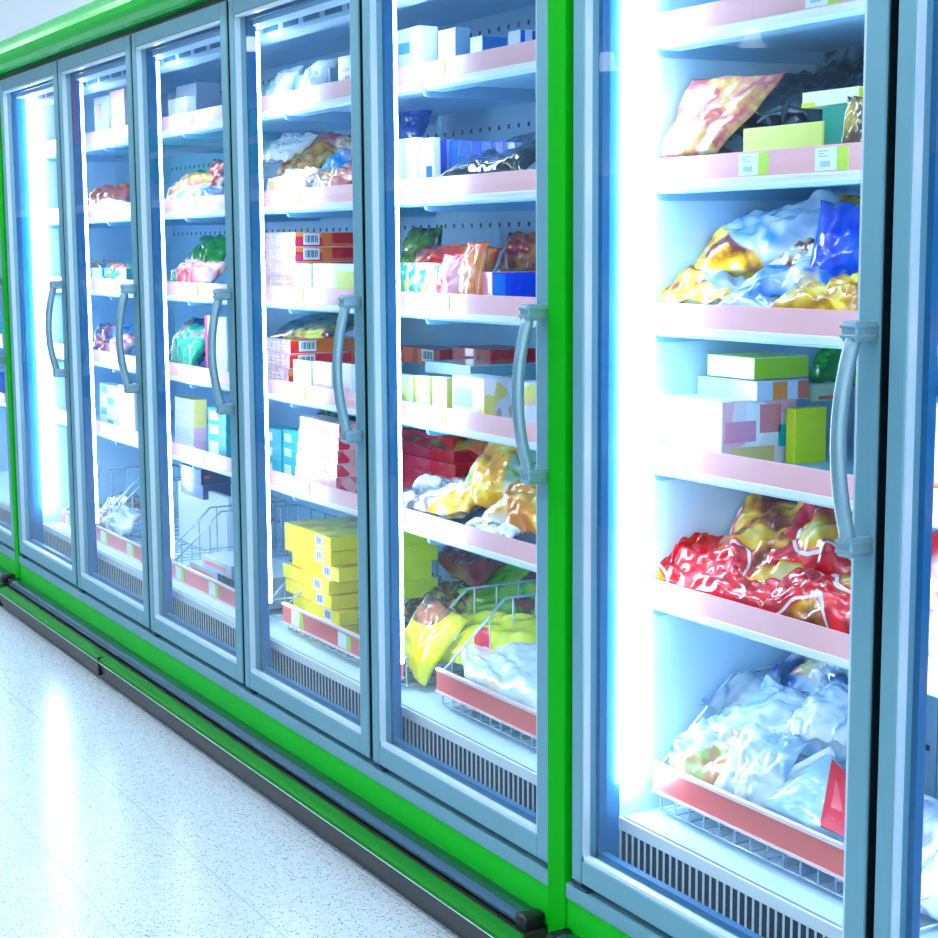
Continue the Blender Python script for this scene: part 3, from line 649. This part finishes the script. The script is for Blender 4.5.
# ---- first door left of the green post
W_ = '#f4fafd'
carton('white carton with blue mark, leftmost', 5, 1, 396, 419, 438, 25, None, .19, W_, '#f8fcff', W_, [('panel', 'F', .1, .6, .55, .75, '#48b4dc')])
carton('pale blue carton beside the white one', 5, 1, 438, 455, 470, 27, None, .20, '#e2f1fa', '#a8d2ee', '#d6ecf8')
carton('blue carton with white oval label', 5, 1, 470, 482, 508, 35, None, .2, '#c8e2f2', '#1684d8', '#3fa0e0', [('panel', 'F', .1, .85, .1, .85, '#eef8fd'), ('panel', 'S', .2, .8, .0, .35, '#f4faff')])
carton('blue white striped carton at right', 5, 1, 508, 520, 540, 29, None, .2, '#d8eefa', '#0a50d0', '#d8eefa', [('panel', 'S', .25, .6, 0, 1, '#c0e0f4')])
carton('tall white upright carton, leftmost', 5, 2, 396, 416, 418, 137, None, .19, '#eaf7fc', '#d8eef8', '#ffffff', [('panel', 'F', .38, .42, 0, 1, '#88c4e0')])
carton('second tall pale carton with blue corner', 5, 2, 419, 433, 436, 137, None, .19, '#cde8f6', '#f4faff', '#ffffff', [('panel', 'F', .5, .95, 0, .5, '#1458e0')])
for i in range(7):
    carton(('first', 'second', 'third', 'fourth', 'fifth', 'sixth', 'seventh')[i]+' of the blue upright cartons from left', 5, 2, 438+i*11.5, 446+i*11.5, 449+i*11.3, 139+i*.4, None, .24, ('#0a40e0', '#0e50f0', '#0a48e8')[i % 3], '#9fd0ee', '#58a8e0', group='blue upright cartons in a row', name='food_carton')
quadpack('glossy black film pack with pale underside', 5, 2, [at(440, 176, y=.19), at(520, 173, y=.19), at(575, 128, y=.36), at(498, 150, y=.34)], .05, film(['#04101c', '#0a2440', '#02060c'], ['#1c5a90', '#04101c', '#06182c'], seed=63, cover=.35, rough=.08, wr=.7), 9)
bag('dark blue bag at the back left', 5, 2, 412, 122, .5, .18, .14, .06, (70, 0, 0), film(['#0a3cb0', '#0668d0', '#08204c'], ['#0a48d0', '#40a0e0'], seed=64), 110, rest=False)
# third shelf
bag('olive green leafy bag standing', 5, 3, 418, 248, .42, .18, .20, .07, (72, 0, 0), film(['#3f8c10', '#8cbc18', '#205008'], ['#78a818', '#d0d860', '#305010'], seed=65), 111)
carton('white and green patterned pouch box', 5, 3, 396, 436, 441, 263, None, .19, printed('#f4fbf4', ['#3cc0a8', '#f0e878', '#a8dcd0', '#f8f8f0'], 70, .75, 3), '#e8f6f0', '#f8fcfa')
bag('crinkled pink and white pouch', 5, 3, 452, 278, .20, .09, .12, .05, (80, 0, 0), film(['#f8e8ee', '#e0a0c0', '#ffffff'], ['#e03848', '#f4c8d8'], seed=66, cover=.4), 112)
bag('orange translucent pouch', 5, 3, 474, 275, .205, .10, .15, .05, (82, 0, -6), film(['#f07018', '#e85410', '#f8b080'], ['#f08028', '#fce0c8'], seed=67, cover=.3), 113)
bag('large orange yellow bag', 5, 3, 445, 264, .30, .34, .17, .09, (52, 0, 6), film(['#f04810', '#f8a010', '#e83010', '#fce060'], ['#f87010', '#f8d840', '#e83818'], seed=68, cover=.5), 114)
carton('blue carton with pink edge', 5, 3, 482, 492, 536, 272, None, .2, '#f8a8c0', '#0c3ce8', '#a8d0f0', [('panel', 'S', .02, .3, .05, .95, '#2c84e8'), ('panel', 'S', .1, .75, 0, .22, '#f0f8ff'), ('panel', 'S', .75, .98, 0, .3, '#a0d870')])
bag('brown orange bag at the back', 5, 3, 527, 258, .48, .2, .14, .06, (65, 0, 10), film(['#c84c10', '#a02810', '#e87820'], ['#c02818', '#f09838'], seed=69), 115, rest=False)
# fourth shelf
for i in range(3):
    carton(('left', 'middle', 'right')[i]+' pale green tub of the front three', 5, 4, 398+i*17, 412+i*17, 418+i*17, 376+i, None, .19, printed('#d8ecb0', ['#f0f4a0', '#b8dc70', '#e8f0d8'], 50, .6, i), '#c8e070', '#ecf6e0', name='food_tub', cat='tub', group='pale green tubs in front')
pb = printed('#fbeef0', ['#f8c8a8', '#f8e078', '#ffffff', '#f4a8b8'], 34, .5, 5)
carton('long white carton with blue window', 5, 4, 452, 484, 512, 379, None, .19, pb, pb, '#f4f8fc', [('panel', 'F', .05, .62, .35, .75, '#a8c8ec')])
carton('white carton with pink balls at right', 5, 4, 512, 526, 552, 383, None, .19, pb, pb, '#f4f8fc', [('panel', 'F', .1, .62, .35, .75, '#b0ccf0')])
carton('clear lidded pack lying on front cartons', 5, 4, 425, 470, 548, 366, 378, .26, '#b8d8d0', '#88b0b8', film(['#cfe4e8', '#5f8f98', '#ffffff'], ['#d8ecec', '#6a9c78'], seed=70), name='food_tray', cat='tray')
for i in range(2):
    carton(('left', 'right')[i]+' red carton in the rear row', 5, 4, 400+i*52, 440+i*50, 470+i*66, 350, 366, .40, printed('#b82408', ['#e86010', '#7c1408'], 18, .4, i), printed('#d01008', ['#e84810', '#a80808'], 10, .4, i), '#c83010', [('bar', 'F', .55, .85, .2, .95)] if i == 0 else [])
# fifth shelf: pile of red cartons and silver bags
RED1 = printed('#ff1020', ['#f84060', '#ff5a78', '#f02010'], 16, .45, 2); RED2 = printed('#e83008', ['#f86010', '#c81010', '#d83008'], 12, .5, 3)
for i in range(5):
    vt = 438+i*13.5
    carton(('topmost', 'second', 'third', 'fourth', 'lowest')[i]+' flat red carton of the pile', 5, 5, 398, 452+i*1.5, 535, vt, vt+13 if i < 4 else None, .36-.01*i, RED1, RED2, '#d82810', group=None)
bag('olive and orange bag atop red pile', 5, 5, 470, 440, .44, .40, .18, .05, (10, 0, 10), film(['#b03008', '#e86a10', '#98a010', '#701008'], ['#e88010', '#a8b010', '#c02810'], seed=71, cover=.5), 116, rest=False)
SIL = lambda sd: film(['#eef2f6', '#a8b4c0', '#ffffff', '#4c5a68', '#f4f8fb'], ['#ffb800', '#ffe050', '#f08c10', '#e8f0f4'], scale=11, seed=sd, cover=.45, wr=1)
bag('silver bag with golden chips, lying front left', 5, 5, 445, 503, .25, .36, .16, .085, (16, -6, 6), SIL(72), 117, .6, .06)
bag('silver bag front right with black print', 5, 5, 500, 524, .21, .22, .10, .05, (24, 0, 0), film(['#eef4f8', '#c8d4de', '#ffffff', '#7c8a98'], ['#dfe8ee', '#38444c'], scale=22, seed=73, cover=.3, wr=1), 118, .6, .05)
bag('yellow windowed bag with green stripe', 5, 5, 520, 475, .33, .24, .22, .09, (46, 10, 30), film(['#f4f6f4', '#5cb820', '#ffffff', '#c8d0d4'], ['#ffc000', '#ffe868', '#f09c10'], scale=10, seed=74, cover=.55, wr=.9), 119, .5, .04, rest=False)
bag('orange yellow bag at the right end', 5, 5, 530, 505, .25, .20, .16, .07, (36, 0, 6), film(['#f4f6f4', '#f8b820', '#ffffff'], ['#ffb000', '#f08810', '#ffe070'], seed=75, cover=.6), 120, .6, .04, rest=False)
# bottom: baskets behind this door
YG = printed('#c4dc00', ['#c8e008', '#bcd400'], 20, .4, 1)
for i in range(4):
    vt = 536+(0, 6, 18.5, 36)[i]; vb = 536+(6, 18.5, 36, 60)[i]
    carton(('topmost', 'second', 'third', 'lowest')[i]+' yellow green carton at the left edge', 5, 6, 386, 402, 432+(i % 2)*6, 528+i*18, 528+(i+1)*18+ (0 if i < 3 else 0), .30, YG, YG, '#d8e830')
quadpack('dark red bag lying across the rear basket', 5, 6, [at(432, 560, y=.42), at(475, 588, y=.42), at(520, 552, y=.58), at(462, 534, y=.58)], .05, film(['#7a1010', '#901414', '#6a0c0c'], ['#801010', '#981818'], seed=76, cover=.4), 121, name='frozen_food_bag', cat='bag')
bag('lime green bag with dark red dots', 5, 6, 492, 592, .50, .42, .22, .07, (38, -14, 20), film(['#2cb808', '#88b010', '#186808'], ['#28c008', '#a8b818', '#701008'], scale=14, seed=77, cover=.5), 122, rest=False)
bag('dark leafy bag in the rear basket', 5, 6, 445, 602, .42, .24, .16, .08, (30, 0, 20), film(['#10280c', '#384810', '#061008'], ['#2c5010', '#8c2810', '#98a020'], scale=22, seed=78, cover=.5), 123, rest=False)
bag('pastel printed bag lying in the left basket', 5, 6, 425, 640, .27, .16, .2, .05, (16, 0, 20), film(['#f4e4cc', '#f4b0c0', '#d8e8a8', '#e8f0f4'], ['#f0d8a8', '#b8d8b0', '#f0a0b0'], seed=79, cover=.5), 124, rest=False)
YB_ = film(['#f4e800', '#e8d800', '#fff430', '#c8b000'], ['#f4e400', '#f0682c', '#e8dc10'], scale=8, seed=80, cover=.42, rough=.1, wr=.5)
q_ = quadpack('big yellow bag with dark contents standing on end', 5, 6, [at(410, 690, y=.20), at(440, 690, y=.20), at(485, 622, y=.40), at(452, 612, y=.40)], .06, YB_, 125, name='frozen_food_bag', cat='bag') if False else None
bag('yellow bag with orange print', 5, 6, 500, 640, .35, .46, .20, .08, (34, -6, 8), film(['#e8ee00', '#d8dc00', '#f8f840'], ['#f4f000', '#f0582c', '#d01c58'], scale=7, seed=81, cover=.35, wr=.5), 125, .35, .02, rest=False)
bag('yellow bag end with dark frozen contents', 5, 6, 426, 664, .21, .13, .20, .05, (62, 24, 30), film(['#f0ec00', '#d8d010', '#f4f430'], ['#9c8040', '#4c4c38', '#b86048'], scale=18, seed=88, cover=.45), 126, .4, .03)
WF = film(['#dcebf6', '#e8f4fb', '#cfe2f0'], ['#f4d8a0', '#dcebf6', '#e8f4fb'], scale=8, seed=83, cover=.3, rough=.15, wr=.35)
quadpack('large white film bag with pale gold print', 5, 6, [at(464, 676, y=.18), at(545, 716, y=.18), at(570, 650, y=.36), at(456, 640, y=.33)], .05, WF, 127, name='frozen_food_bag', cat='bag')
bag('second white film bag underneath', 5, 6, 505, 700, .23, .40, .14, .06, (10, 0, 4), WF, 128, .5, .03)

# ---- second door left of the green post
carton('clear plastic container', 4, 1, 294, 330, 347, 68, None, .22, '#7fb4d8', '#8cc0e0', '#a8d4ec')
for i, (u, v, l_, cc) in enumerate(((275, 82, 'greenish translucent bag', ['#30b098', '#78c8d8']), (284, 88, 'small violet tinted bag', ['#9cb8e4', '#d8dcf4']), (318, 88, 'white wedge shaped bag', ['#c8dcf4', '#ffffff']))):
    bag(l_, 4, 1, u, v, .22+.06*(i == 0), .13, .13, .06, (60, 0, 0), film([cc[0], cc[1], cc[0]], cc, seed=84+i), 130+i)
carton('white carton with pink lettering', 4, 1, 338, 352, 360, 54, None, .2, '#f4f8ff', '#e8f0f8', '#ffffff', [('text', 'F', .1, .9, .2, .75, '#e86a8c')])
mix = [(['#f8f8fc', '#e8f0f8', '#ffffff'], ['#ffffff', '#e8f0f8'], 'white bag at upper left', 288, 149, .32, .17), (['#f0d0d8', '#f06088', '#f8e8c0'], ['#e81c50', '#f8c830', '#f8a0b8'], 'pink topped bag at the rear', 322, 148, .42, .2),
 (['#d8b020', '#a86018', '#f0e080'], ['#f0b818', '#c03010', '#6c8430'], 'golden brown bag in middle', 310, 162, .34, .22), (['#f06890', '#f8d8e0', '#e82840'], ['#f04868', '#f8e0a0'], 'pink bag in front of the golden one', 295, 170, .27, .17),
 (['#f8ecd8', '#f8c070', '#ffffff'], ['#f89820', '#f8e8c0', '#90b8d8'], 'cream bag with orange edge at front', 292, 183, .2, .24), (['#c8d8e8', '#5078a0', '#f0f4f8'], ['#f8b040', '#3868a0'], 'white blue bag at front centre', 325, 182, .2, .18),
 (['#10a0e8', '#0888d8', '#f0d040'], ['#10a0f0', '#f0e048'], 'sky blue bag at right rear', 345, 165, .36, .14), (['#f0c898', '#e82858', '#f8e0b0'], ['#f0a870', '#e83060'], 'peach and crimson bag at right front', 342, 178, .22, .17), (['#f4dcd0', '#e8b890'], ['#f4d8c8', '#d8a888'], 'peach bag on top right', 346, 152, .42, .2)]
for i, (a_, b_, l_, u, v, Y, w_) in enumerate(mix):
    bag(l_, 4, 2, u, v, Y, w_, .14, .06, (32, 0, (-1)**i*8), film(a_, b_, seed=90+i, cover=.5, scale=16), 140+i, .7, .05, rest=Y < .28)
OR1 = printed('#f07020', ['#e82010', '#f89030', '#f06018'], 12, .55, 2); PKF = printed('#f8c8cc', ['#f4a8b8', '#fbe0dc'], 40, .4, 3)  # pale pink fronts have the strip light's overexposure put into their colour
for i in range(4):
    v = (232, 247, 262, 276, None)
    carton(('topmost', 'second', 'third', 'lowest')[i]+' orange red carton of the stack', 4, 3, 262, 295, 362, v[i], v[i+1], .20, PKF, OR1, '#e85020', [('text', 'F', .25, .95, .2, .85, '#fdf4f4'), ('panel', 'F', .0, .12, .1, .9, '#f490b0')]+([('bar', 'S', .12, .36, .15, .9)] if i < 2 else [])+[('panel', 'S', .0, .1, .1, .5, '#f02868'), ('panel', 'S', .55, .98, .25, .95, '#e01818')])
for i, (ul, um) in enumerate(((294, 311), (313, 356))):
    carton(('left', 'right')[i]+' white tub with lemon print', 4, 3, ul, um, um+14, 264, None, .175, '#f0f6f8', printed('#e8f2f6', ['#e8f080', '#c8e050'], 20, .4, i), '#f8fcff', [('panel', 'F', .08, .9, .08, .45, '#e4ecd8')] if i == 0 else [('panel', 'F', .55, .98, .1, .8, '#dcec48')], name='food_tub', cat='tub')
quadpack('maroon and lime bag atop orange cartons', 4, 4, [at(268, 338, y=.22), at(330, 336, y=.22), at(375, 316, y=.5), at(318, 318, y=.5)], .05, film(['#780c10', '#a8b818', '#90101c'], ['#901018', '#c8c020', '#601018'], scale=9, seed=101, cover=.5), 150, name='frozen_food_bag', cat='bag')
for i in range(3):
    v = (340, 354, 369, None)
    carton(('topmost', 'middle', 'lowest')[i]+' orange carton with overlit pink end', 4, 4, 264, 290-i*1, 362, v[i], v[i+1], .21, PKF, OR1, '#f0d8b8', [('text', 'F', .15, .9, .2, .85, '#fdf4f4')]+([('bar', 'S', .12, .36, .15, .9)] if i < 2 else [])+([('panel', 'S', .35, .85, .3, .9, '#f01030')] if i == 1 else []))
for i in range(3):
    carton(('left', 'middle', 'right')[i]+' clear white tub in front row', 4, 4, 293+i*20, 311+i*20, 318+i*20, 362+i*1.5, None, .175, '#f4e8f4', '#eef4fa', '#ffffff', [('panel', 'F', .12, .85, .1, .5, '#f8d8e8')], name='food_tub', cat='tub')
TEAL = '#08c0d0'
for i in range(3):
    for j in range(2):
        carton(('left', 'right')[j]+' '+('topmost', 'middle', 'lowest')[i]+' teal carton', 4, 5, 264+j*19, 281+j*19, 300+j*3, 430+i*15+j*2, (445+i*15+j*2) if i < 2 else None, .22, TEAL, '#08a8bc', '#30d0dc', [('panel', 'F', .1, .5, .15, .7, '#e8f8fb')])
PK2 = printed('#f8d0cc', ['#fbe0dc', '#f4b8b8'], 30, .4, 6)
for i in range(5):
    carton(('topmost', 'second', 'third', 'fourth', 'lowest')[i]+' pale pink flat pack of stack', 4, 5, 300-i*1.2, 339-i*.8, 362, 424+i*13.5, 437.5+i*13.5 if i < 4 else None, .185, PK2, printed('#f06a78', ['#f8b8b8', '#e83048'], 30, .5, 2), '#f8d8d4', [('text', 'F', .1, .85, .15, .55, '#f08c98')])
bag('dark green bag behind the pink packs', 4, 5, 340, 415, .45, .26, .16, .07, (40, 0, 0), film(['#1c9818', '#084c30', '#30b020'], ['#28a818', '#063828'], seed=102), 151, rest=False)
YC = printed('#f4e400', ['#f8ec20', '#ecdc00'], 26, .3, 2); YS = printed('#f0e000', ['#f4e800', '#ead800'], 20, .3, 3)
zz = at(326, 537, y=.2).z
for i in range(7):
    off = (0, .0, .03, -.01, .0, .03, .02)[i]
    zt_ = zz-i*(zz-.356)/7; zb_ = zz-(i+1)*(zz-.356)/7
    X_ = at(329, 560, y=.2).x+off; 
    cart(('topmost', 'second', 'third', 'fourth', 'fifth', 'sixth', 'lowest')[i]+' bright yellow carton of tall stack', 4, 6, X_-.31, X_, .205+off*.3, .42, zb_+.0005, zt_-.0005, YC, YS, printed('#e8d810', ['#d8a820', '#f4e430'], 22, .4, i), [('bar', 'F', .68, .84, .1, .9), ('panel', 'F', .05, .6, .0, .1, '#f49a10'), ('panel', 'S', .02, .98, .0, .06, '#f0a020')])
cart('small brown picture carton', 4, 6, -1.19, -1.10, .175, .25, .42, .475, printed('#8c3820', ['#f0d8b0', '#c8501c'], 40, .5, 4), '#a84828', '#d8b090')
for i in range(4):
    cart(('topmost', 'second', 'third', 'lowest')[i]+' white flat pack with red bands at left', 4, 6, -1.60-.17, -1.60+.03, .34, .60, .357+(3-i)*.05, .357+(4-i)*.05-.002, '#e4eef8', '#dce8f4', '#f4f8fc', [('panel', 'F', .1, .9, .3, .5, '#f0a0a8'), ('panel', 'S', .1, .9, .3, .5, '#f0a0a8')], group=None) if False else None

# ---- third door
def quick(desc, d, s, u, v, Y, w_, h_, t_, a_, b_, sd, rest=True, rx=40): bag(desc, d, s, u, v, Y, w_, h_, t_, (rx, 0, 6), film(a_, b_, seed=sd, scale=15, cover=.5), 160+sd, .6, .05, rest=rest)
carton('grey carton at the back', 3, 1, 176, 196, 221, 82, None, .3, '#c8d8e8', '#a0b8d0', '#d8e4f0'); carton('small white carton in front', 3, 1, 168, 186, 196, 96, None, .2, '#f0f6fc', '#dfeaf5', '#ffffff')
quick('golden bag in the middle', 3, 2, 194, 172, .24, .24, .17, .08, ['#e8d8c0', '#e8a818', '#f4f0e8'], ['#e8b018', '#f8e8b0', '#e87090'], 1)
quick('green bag behind the golden one', 3, 2, 196, 158, .40, .28, .2, .08, ['#10c030', '#18a8b0', '#0c8820'], ['#18b828', '#10c0a0'], 2)
quick('white blue crumpled bag at front', 3, 2, 196, 190, .19, .30, .1, .05, ['#eef4fa', '#90b4d8', '#ffffff'], ['#e8f0f8', '#5080c0'], 3, rx=30)
quick('dark blue and red bag at right', 3, 2, 214, 166, .28, .14, .18, .06, ['#f0f0f8', '#203c80', '#e8e0f0'], ['#e81830', '#183060', '#f4f4fc'], 4, rx=60)
quick('bright green bag standing', 3, 3, 206, 248, .36, .26, .22, .08, ['#08c80c', '#10a810', '#20d820'], ['#10c010', '#0c9010'], 5, rx=55)
quick('red and white striped bag at front', 3, 3, 194, 275, .2, .30, .13, .06, ['#f4c8d0', '#f02038', '#fbeef0', '#10984c'], ['#f02840', '#f8d8e0'], 6, rx=45)
quick('green and red vegetable pouch', 3, 4, 188, 352, .2, .18, .18, .07, ['#10a878', '#08b8a0', '#e83c60'], ['#18b070', '#e84060', '#f0a070'], 7, rx=60)
quick('dark blue bag behind the pouch', 3, 4, 196, 325, .38, .26, .18, .08, ['#0c3c70', '#105890', '#0c8060'], ['#0c4880', '#28a070'], 8, rx=55)
carton('tall white carton with pink edge', 3, 4, 205, 226, 230, 317, None, .2, '#eef4fb', '#dfeaf5', '#f4f8fc', [('panel', 'F', 0, .12, 0, 1, '#f4487c')])
for i in range(4):
    v = 400+i*14
    carton(('topmost', 'second', 'third', 'lowest')[i]+' '+('yellow', 'yellow', 'pink', 'pink')[i]+' ended flat carton', 3, 5, 175, 193, 207, v, v+14 if i < 3 else None, .22, '#f4f4ec', ('#f4e888', '#f4e888', '#f0b8d0', '#f0b8d0')[i], '#f0d820' if i == 0 else '#f0f0f0')
for i in range(3):
    v = 411+i*14
    carton(('topmost', 'middle', 'lowest')[i]+' teal and white carton', 3, 5, 208, 226, 236, v, v+14 if i < 2 else None, .19, TEAL, '#10a8c0', '#e8f4fa', [('panel', 'F', .1, .6, .15, .8, '#f0f8fc')])
carton('black carton with red spot', 3, 6, 181, 201, 231, 470, 486, .4, '#284878', '#10306c', '#3c68a0', [('panel', 'S', .1, .3, .4, .6, '#e03048')])
carton('navy carton lying below the black', 3, 6, 181, 203, 231, 486, 500, .4, '#2c5c98', '#0c2c80', '#5080b8')
carton('tall white board pack with slanted edge', 3, 6, 179, 229, 232, 498, 562, .42, '#eef6fd', '#dcebf8', '#f8fcff')
for i in range(4):
    x0_ = (-2.50, -2.38, -2.10, -2.10)[i]; zb_ = (.358, .40, .358, .41)[i]
    cart(('low left', 'upper left', 'low right', 'upper right')[i]+' grey flat carton in basket', 3, 6, x0_, x0_+.25, .2, .36, zb_, zb_+.042 if i != 2 else zb_+.05, '#a8bccc', '#8498b0', '#c8d0dc', [('panel', 'F', .1, .8, .35, .65, '#e07068')])
# ---- fourth door
for i, (ul, um, vt, c_) in enumerate(((94, 108, 95, '#f4f0f6'), (110, 124, 88, '#f4b8c0'))): carton(('white', 'pink')[i]+' carton', 2, 1, ul, um, um+6, vt, None, .22, c_, '#f0f4fa', '#f4f8fc', [('panel', 'F', .1, .5, .5, .85, '#f0688c' if i == 0 else '#f8f8fc')])
quick('red speckled bag on the pile', 2, 2, 108, 165, .30, .26, .16, .08, ['#f03050', '#e85828', '#f890a0'], ['#e82840', '#f09038'], 11)
quick('white dish shaped bag below the red', 2, 2, 104, 182, .2, .20, .09, .04, ['#f8fbff', '#e8f2fa'], ['#ffffff', '#e0ecf6'], 12, rx=20)
quick('small pink bag at front', 2, 3, 118, 200, .22, .18, .12, .06, ['#f8c8d4', '#e82850', '#f8f0f4'], ['#f03860', '#20a868'], 13)
for i in range(3): carton(('left', 'middle', 'right')[i]+' teal striped carton', 2, 3, 92+i*12, 102+i*12, 105+i*12, 268, None, .2, TEAL if i % 2 else '#e8f4fa', '#10a0b8', '#e8f8fc')
quick('amber bag at upper left', 2, 3, 100, 255, .34, .22, .12, .06, ['#e8b818', '#d89018', '#1070c8'], ['#f0c020', '#1068c0'], 14)
quick('blue bag with white print', 2, 4, 104, 322, .26, .24, .16, .07, ['#1888d8', '#e8f4fc', '#0c58a8'], ['#f0f8ff', '#e83850', '#1070c8'], 15)
quick('pink and white bag at right', 2, 4, 120, 335, .2, .16, .12, .06, ['#f8f0f4', '#f05878', '#e8f4fc'], ['#f04868', '#ffffff'], 16)
for i in range(4):
    carton(('topmost', 'second', 'third', 'lowest')[i]+' white carton with teal squares', 2, 5, 100, 116, 128, 386+i*11, 397+i*11 if i < 3 else None, .2, '#f0f6fb', '#e8f2f8', '#f8fbfd', [('panel', 'F', .1+.4*(i % 2), .45+.4*(i % 2), .15, .8, '#10c8d0')])
carton('tall pinkish white carton', 2, 5, 118, 134, 140, 388, None, .2, '#f8f0f2', '#f0f4f8', '#ffffff')
quick('dark speckled bag in basket', 2, 6, 122, 508, .3, .26, .14, .06, ['#384048', '#887060', '#101418'], ['#48504c', '#a88870'], 17, False)
quick('grey white bag in basket', 2, 6, 118, 528, .24, .30, .14, .07, ['#d8e4ee', '#a0b8cc', '#f0f6fa'], ['#e8f0f6', '#b89088'], 18)
# ---- fifth door
for i, (s_, v) in enumerate(((1, 120), (2, 182), (3, 258), (4, 330), (5, 395))):
    quick(('white', 'cream', 'blue white', 'grey white', 'pale')[i]+' bag beside the bright wall', 1, s_, 52, v, .28, .2, .14, .07, ['#f4f8fc', '#c8dcf0', '#ffffff'], [('#f4f4f4', '#f8e8c8', '#3090e0', '#c8d4e0', '#e8ecf4')[i], '#ffffff'], 20+i)
quick('white lumpy bag in the small basket', 1, 6, 54, 488, .3, .24, .16, .08, ['#f0f6fc', '#d8e8f4', '#ffffff'], ['#ffffff', '#d8e4f0'], 26)
for i, (s_, c_) in enumerate(((2, '#1068c0'), (3, '#d8a018'), (4, '#18a0a8'), (5, '#2050a8'))):
    P0 = at(5, 300, y=.24); cart(('blue', 'amber', 'teal', 'navy')[i]+' carton', 0, s_, P0.x-.2, P0.x, .19, .34, support(s_), support(s_)+.11, c_, c_, '#e8f4fa', [('panel', 'F', .2, .7, .3, .8, '#e8f4fa')])

# ------------------------------------------------------------------ the aisle opposite (seen mirrored in the glass), pendant lamps, and ceiling lights added for the lighting
def swirl():
    m, n, l, b = newmat('printed_blue_swirls'); tc = n.new('ShaderNodeTexCoord')
    nz = n.new('ShaderNodeTexNoise'); nz.inputs['Scale'].default_value = .9; nz.inputs['Detail'].default_value = 1; nz.inputs['Distortion'].default_value = 1.5
    l.new(tc.outputs['Object'], nz.inputs['Vector'])
    mu = n.new('ShaderNodeMath'); mu.operation = 'MULTIPLY'; mu.inputs[1].default_value = 7; l.new(nz.outputs['Fac'], mu.inputs[0])
    fr = n.new('ShaderNodeMath'); fr.operation = 'FRACT'; l.new(mu.outputs[0], fr.inputs[0])
    r = ramp(n, [(.0, '#4f9cb0'), (.34, '#3f90b0'), (.38, '#003a98'), (.62, '#003488'), (.66, '#3f9080'), (1, '#5aa498')]); l.new(fr.outputs[0], r.inputs[0])
    l.new(r.outputs[0], b.inputs['Base Color']); b.inputs['Roughness'].default_value = .3; return m
YO = -3.0
o = root('display_freezer', (-9, YO-.4, 0), 'blue opposite freezer row with swirl print, mirrored in the doors', 'freezer')
bm = NB(); box(bm, -18, 2.2, YO-.8, YO, 0, .42, 0, .01); mk('base', bm, plain('#0a2c60', .3), o)
bm = NB(); box(bm, -18, 2.2, YO-.8, YO, .42, 1.40, 0, .01); mk('printed_front', bm, swirl(), o)
bm = NB(); box(bm, -18, 2.2, YO-.8, YO, 1.40, 1.76, 0, .01); mk('upper_front', bm, plain('#2a6288', .3), o)
bm = NB(); box(bm, -18, 2.2, YO-.82, YO+.03, 1.76, 1.83, 0, .01); mk('top_rail', bm, plain('#eef2f6', .3), o)
bm = NB(); box(bm, -14.5, -10.5, -3.9, -3.86, 2.05, 2.6); box(bm, -14.5, -10.5, -3.86, -3.85, 2.3, 2.36, 1)
tag(mk('sign_board', bm, [plain('#06b23c', .4), plain('#e8f4ec', .4)]), 'long green sign board above the opposite freezers, mirrored in the glass', 'sign')
bm = NB(); box(bm, -14.7, -13.1, -3.05, -3.02, 2.42, 3.0, 0, .004); tag(mk('hanging_banner', bm, plain('#e83c14', .5)), 'red hanging banner mirrored in the far doors', 'banner')
bm = NB(); tube(bm, [(-13.9, -3.035, 3.0), (-13.9, -3.035, 4.2)], .01); o2 = mk('banner_rod', bm, ALU2); tag(o2, 'thin rod holding the red hanging banner', 'rod')
LAMP = emit('#f4f8ff', 3.0)
def mirrored(u, v, dist):
    P = at(u, v, y=1.0); d = (P-CP).normalized(); q = CP+d*dist; return Vector((q.x, .036-q.y, q.z))
for i, (u, v, ds) in enumerate(((607, 64, 13), (752, 40, 12), (250, 46, 17), (905, 45, 9.5))):
    P = mirrored(u, v, ds); l_ = ('upright', 'brightest', 'left', 'rightmost')[i]
    t = root('pendant_lamp', P, l_+' white dome pendant lamp mirrored in the freezer glass', 'lamp', 'dome pendant lamps')
    bm = NB(); lathe(bm, [(.02, .09), (.05, .085), (.062, .0), (.08, -.02), (.10, -.035), (.098, -.045)], P); mk('lamp_shade', bm, LAMP, t)
    bm = NB(); tube(bm, [P+Vector((0, 0, .09)), Vector((P.x, P.y, 4.2))], .008); mk('cord', bm, plain('#8fa6b8', .5), t)
PANEL = emit('#f1f8ff', 19)  # unseen ceiling lights, added to light the aisle and brighten the ceiling
for i, x in enumerate((-19, -15, -12, -9, -6, -3.6, -1.2, 1.2)):
    for j, y in enumerate((-1.25, -4.5)):
        t = root('added_ceiling_light', (x, y, 4.16), ('first', 'second', 'third', 'fourth', 'fifth', 'sixth', 'seventh', 'eighth')[i]+' added long ceiling light from the far end, '+('aisle side', 'rear side')[j], 'lamp', 'added ceiling lights')
        bm = NB(); box(bm, x-.7, x+.7, y-.16, y+.16, 4.15, 4.2); mk('housing', bm, WHITE, t)
        bm = NB(); box(bm, x-.66, x+.66, y-.13, y+.13, 4.135, 4.15); mk('diffuser', bm, PANEL, t)
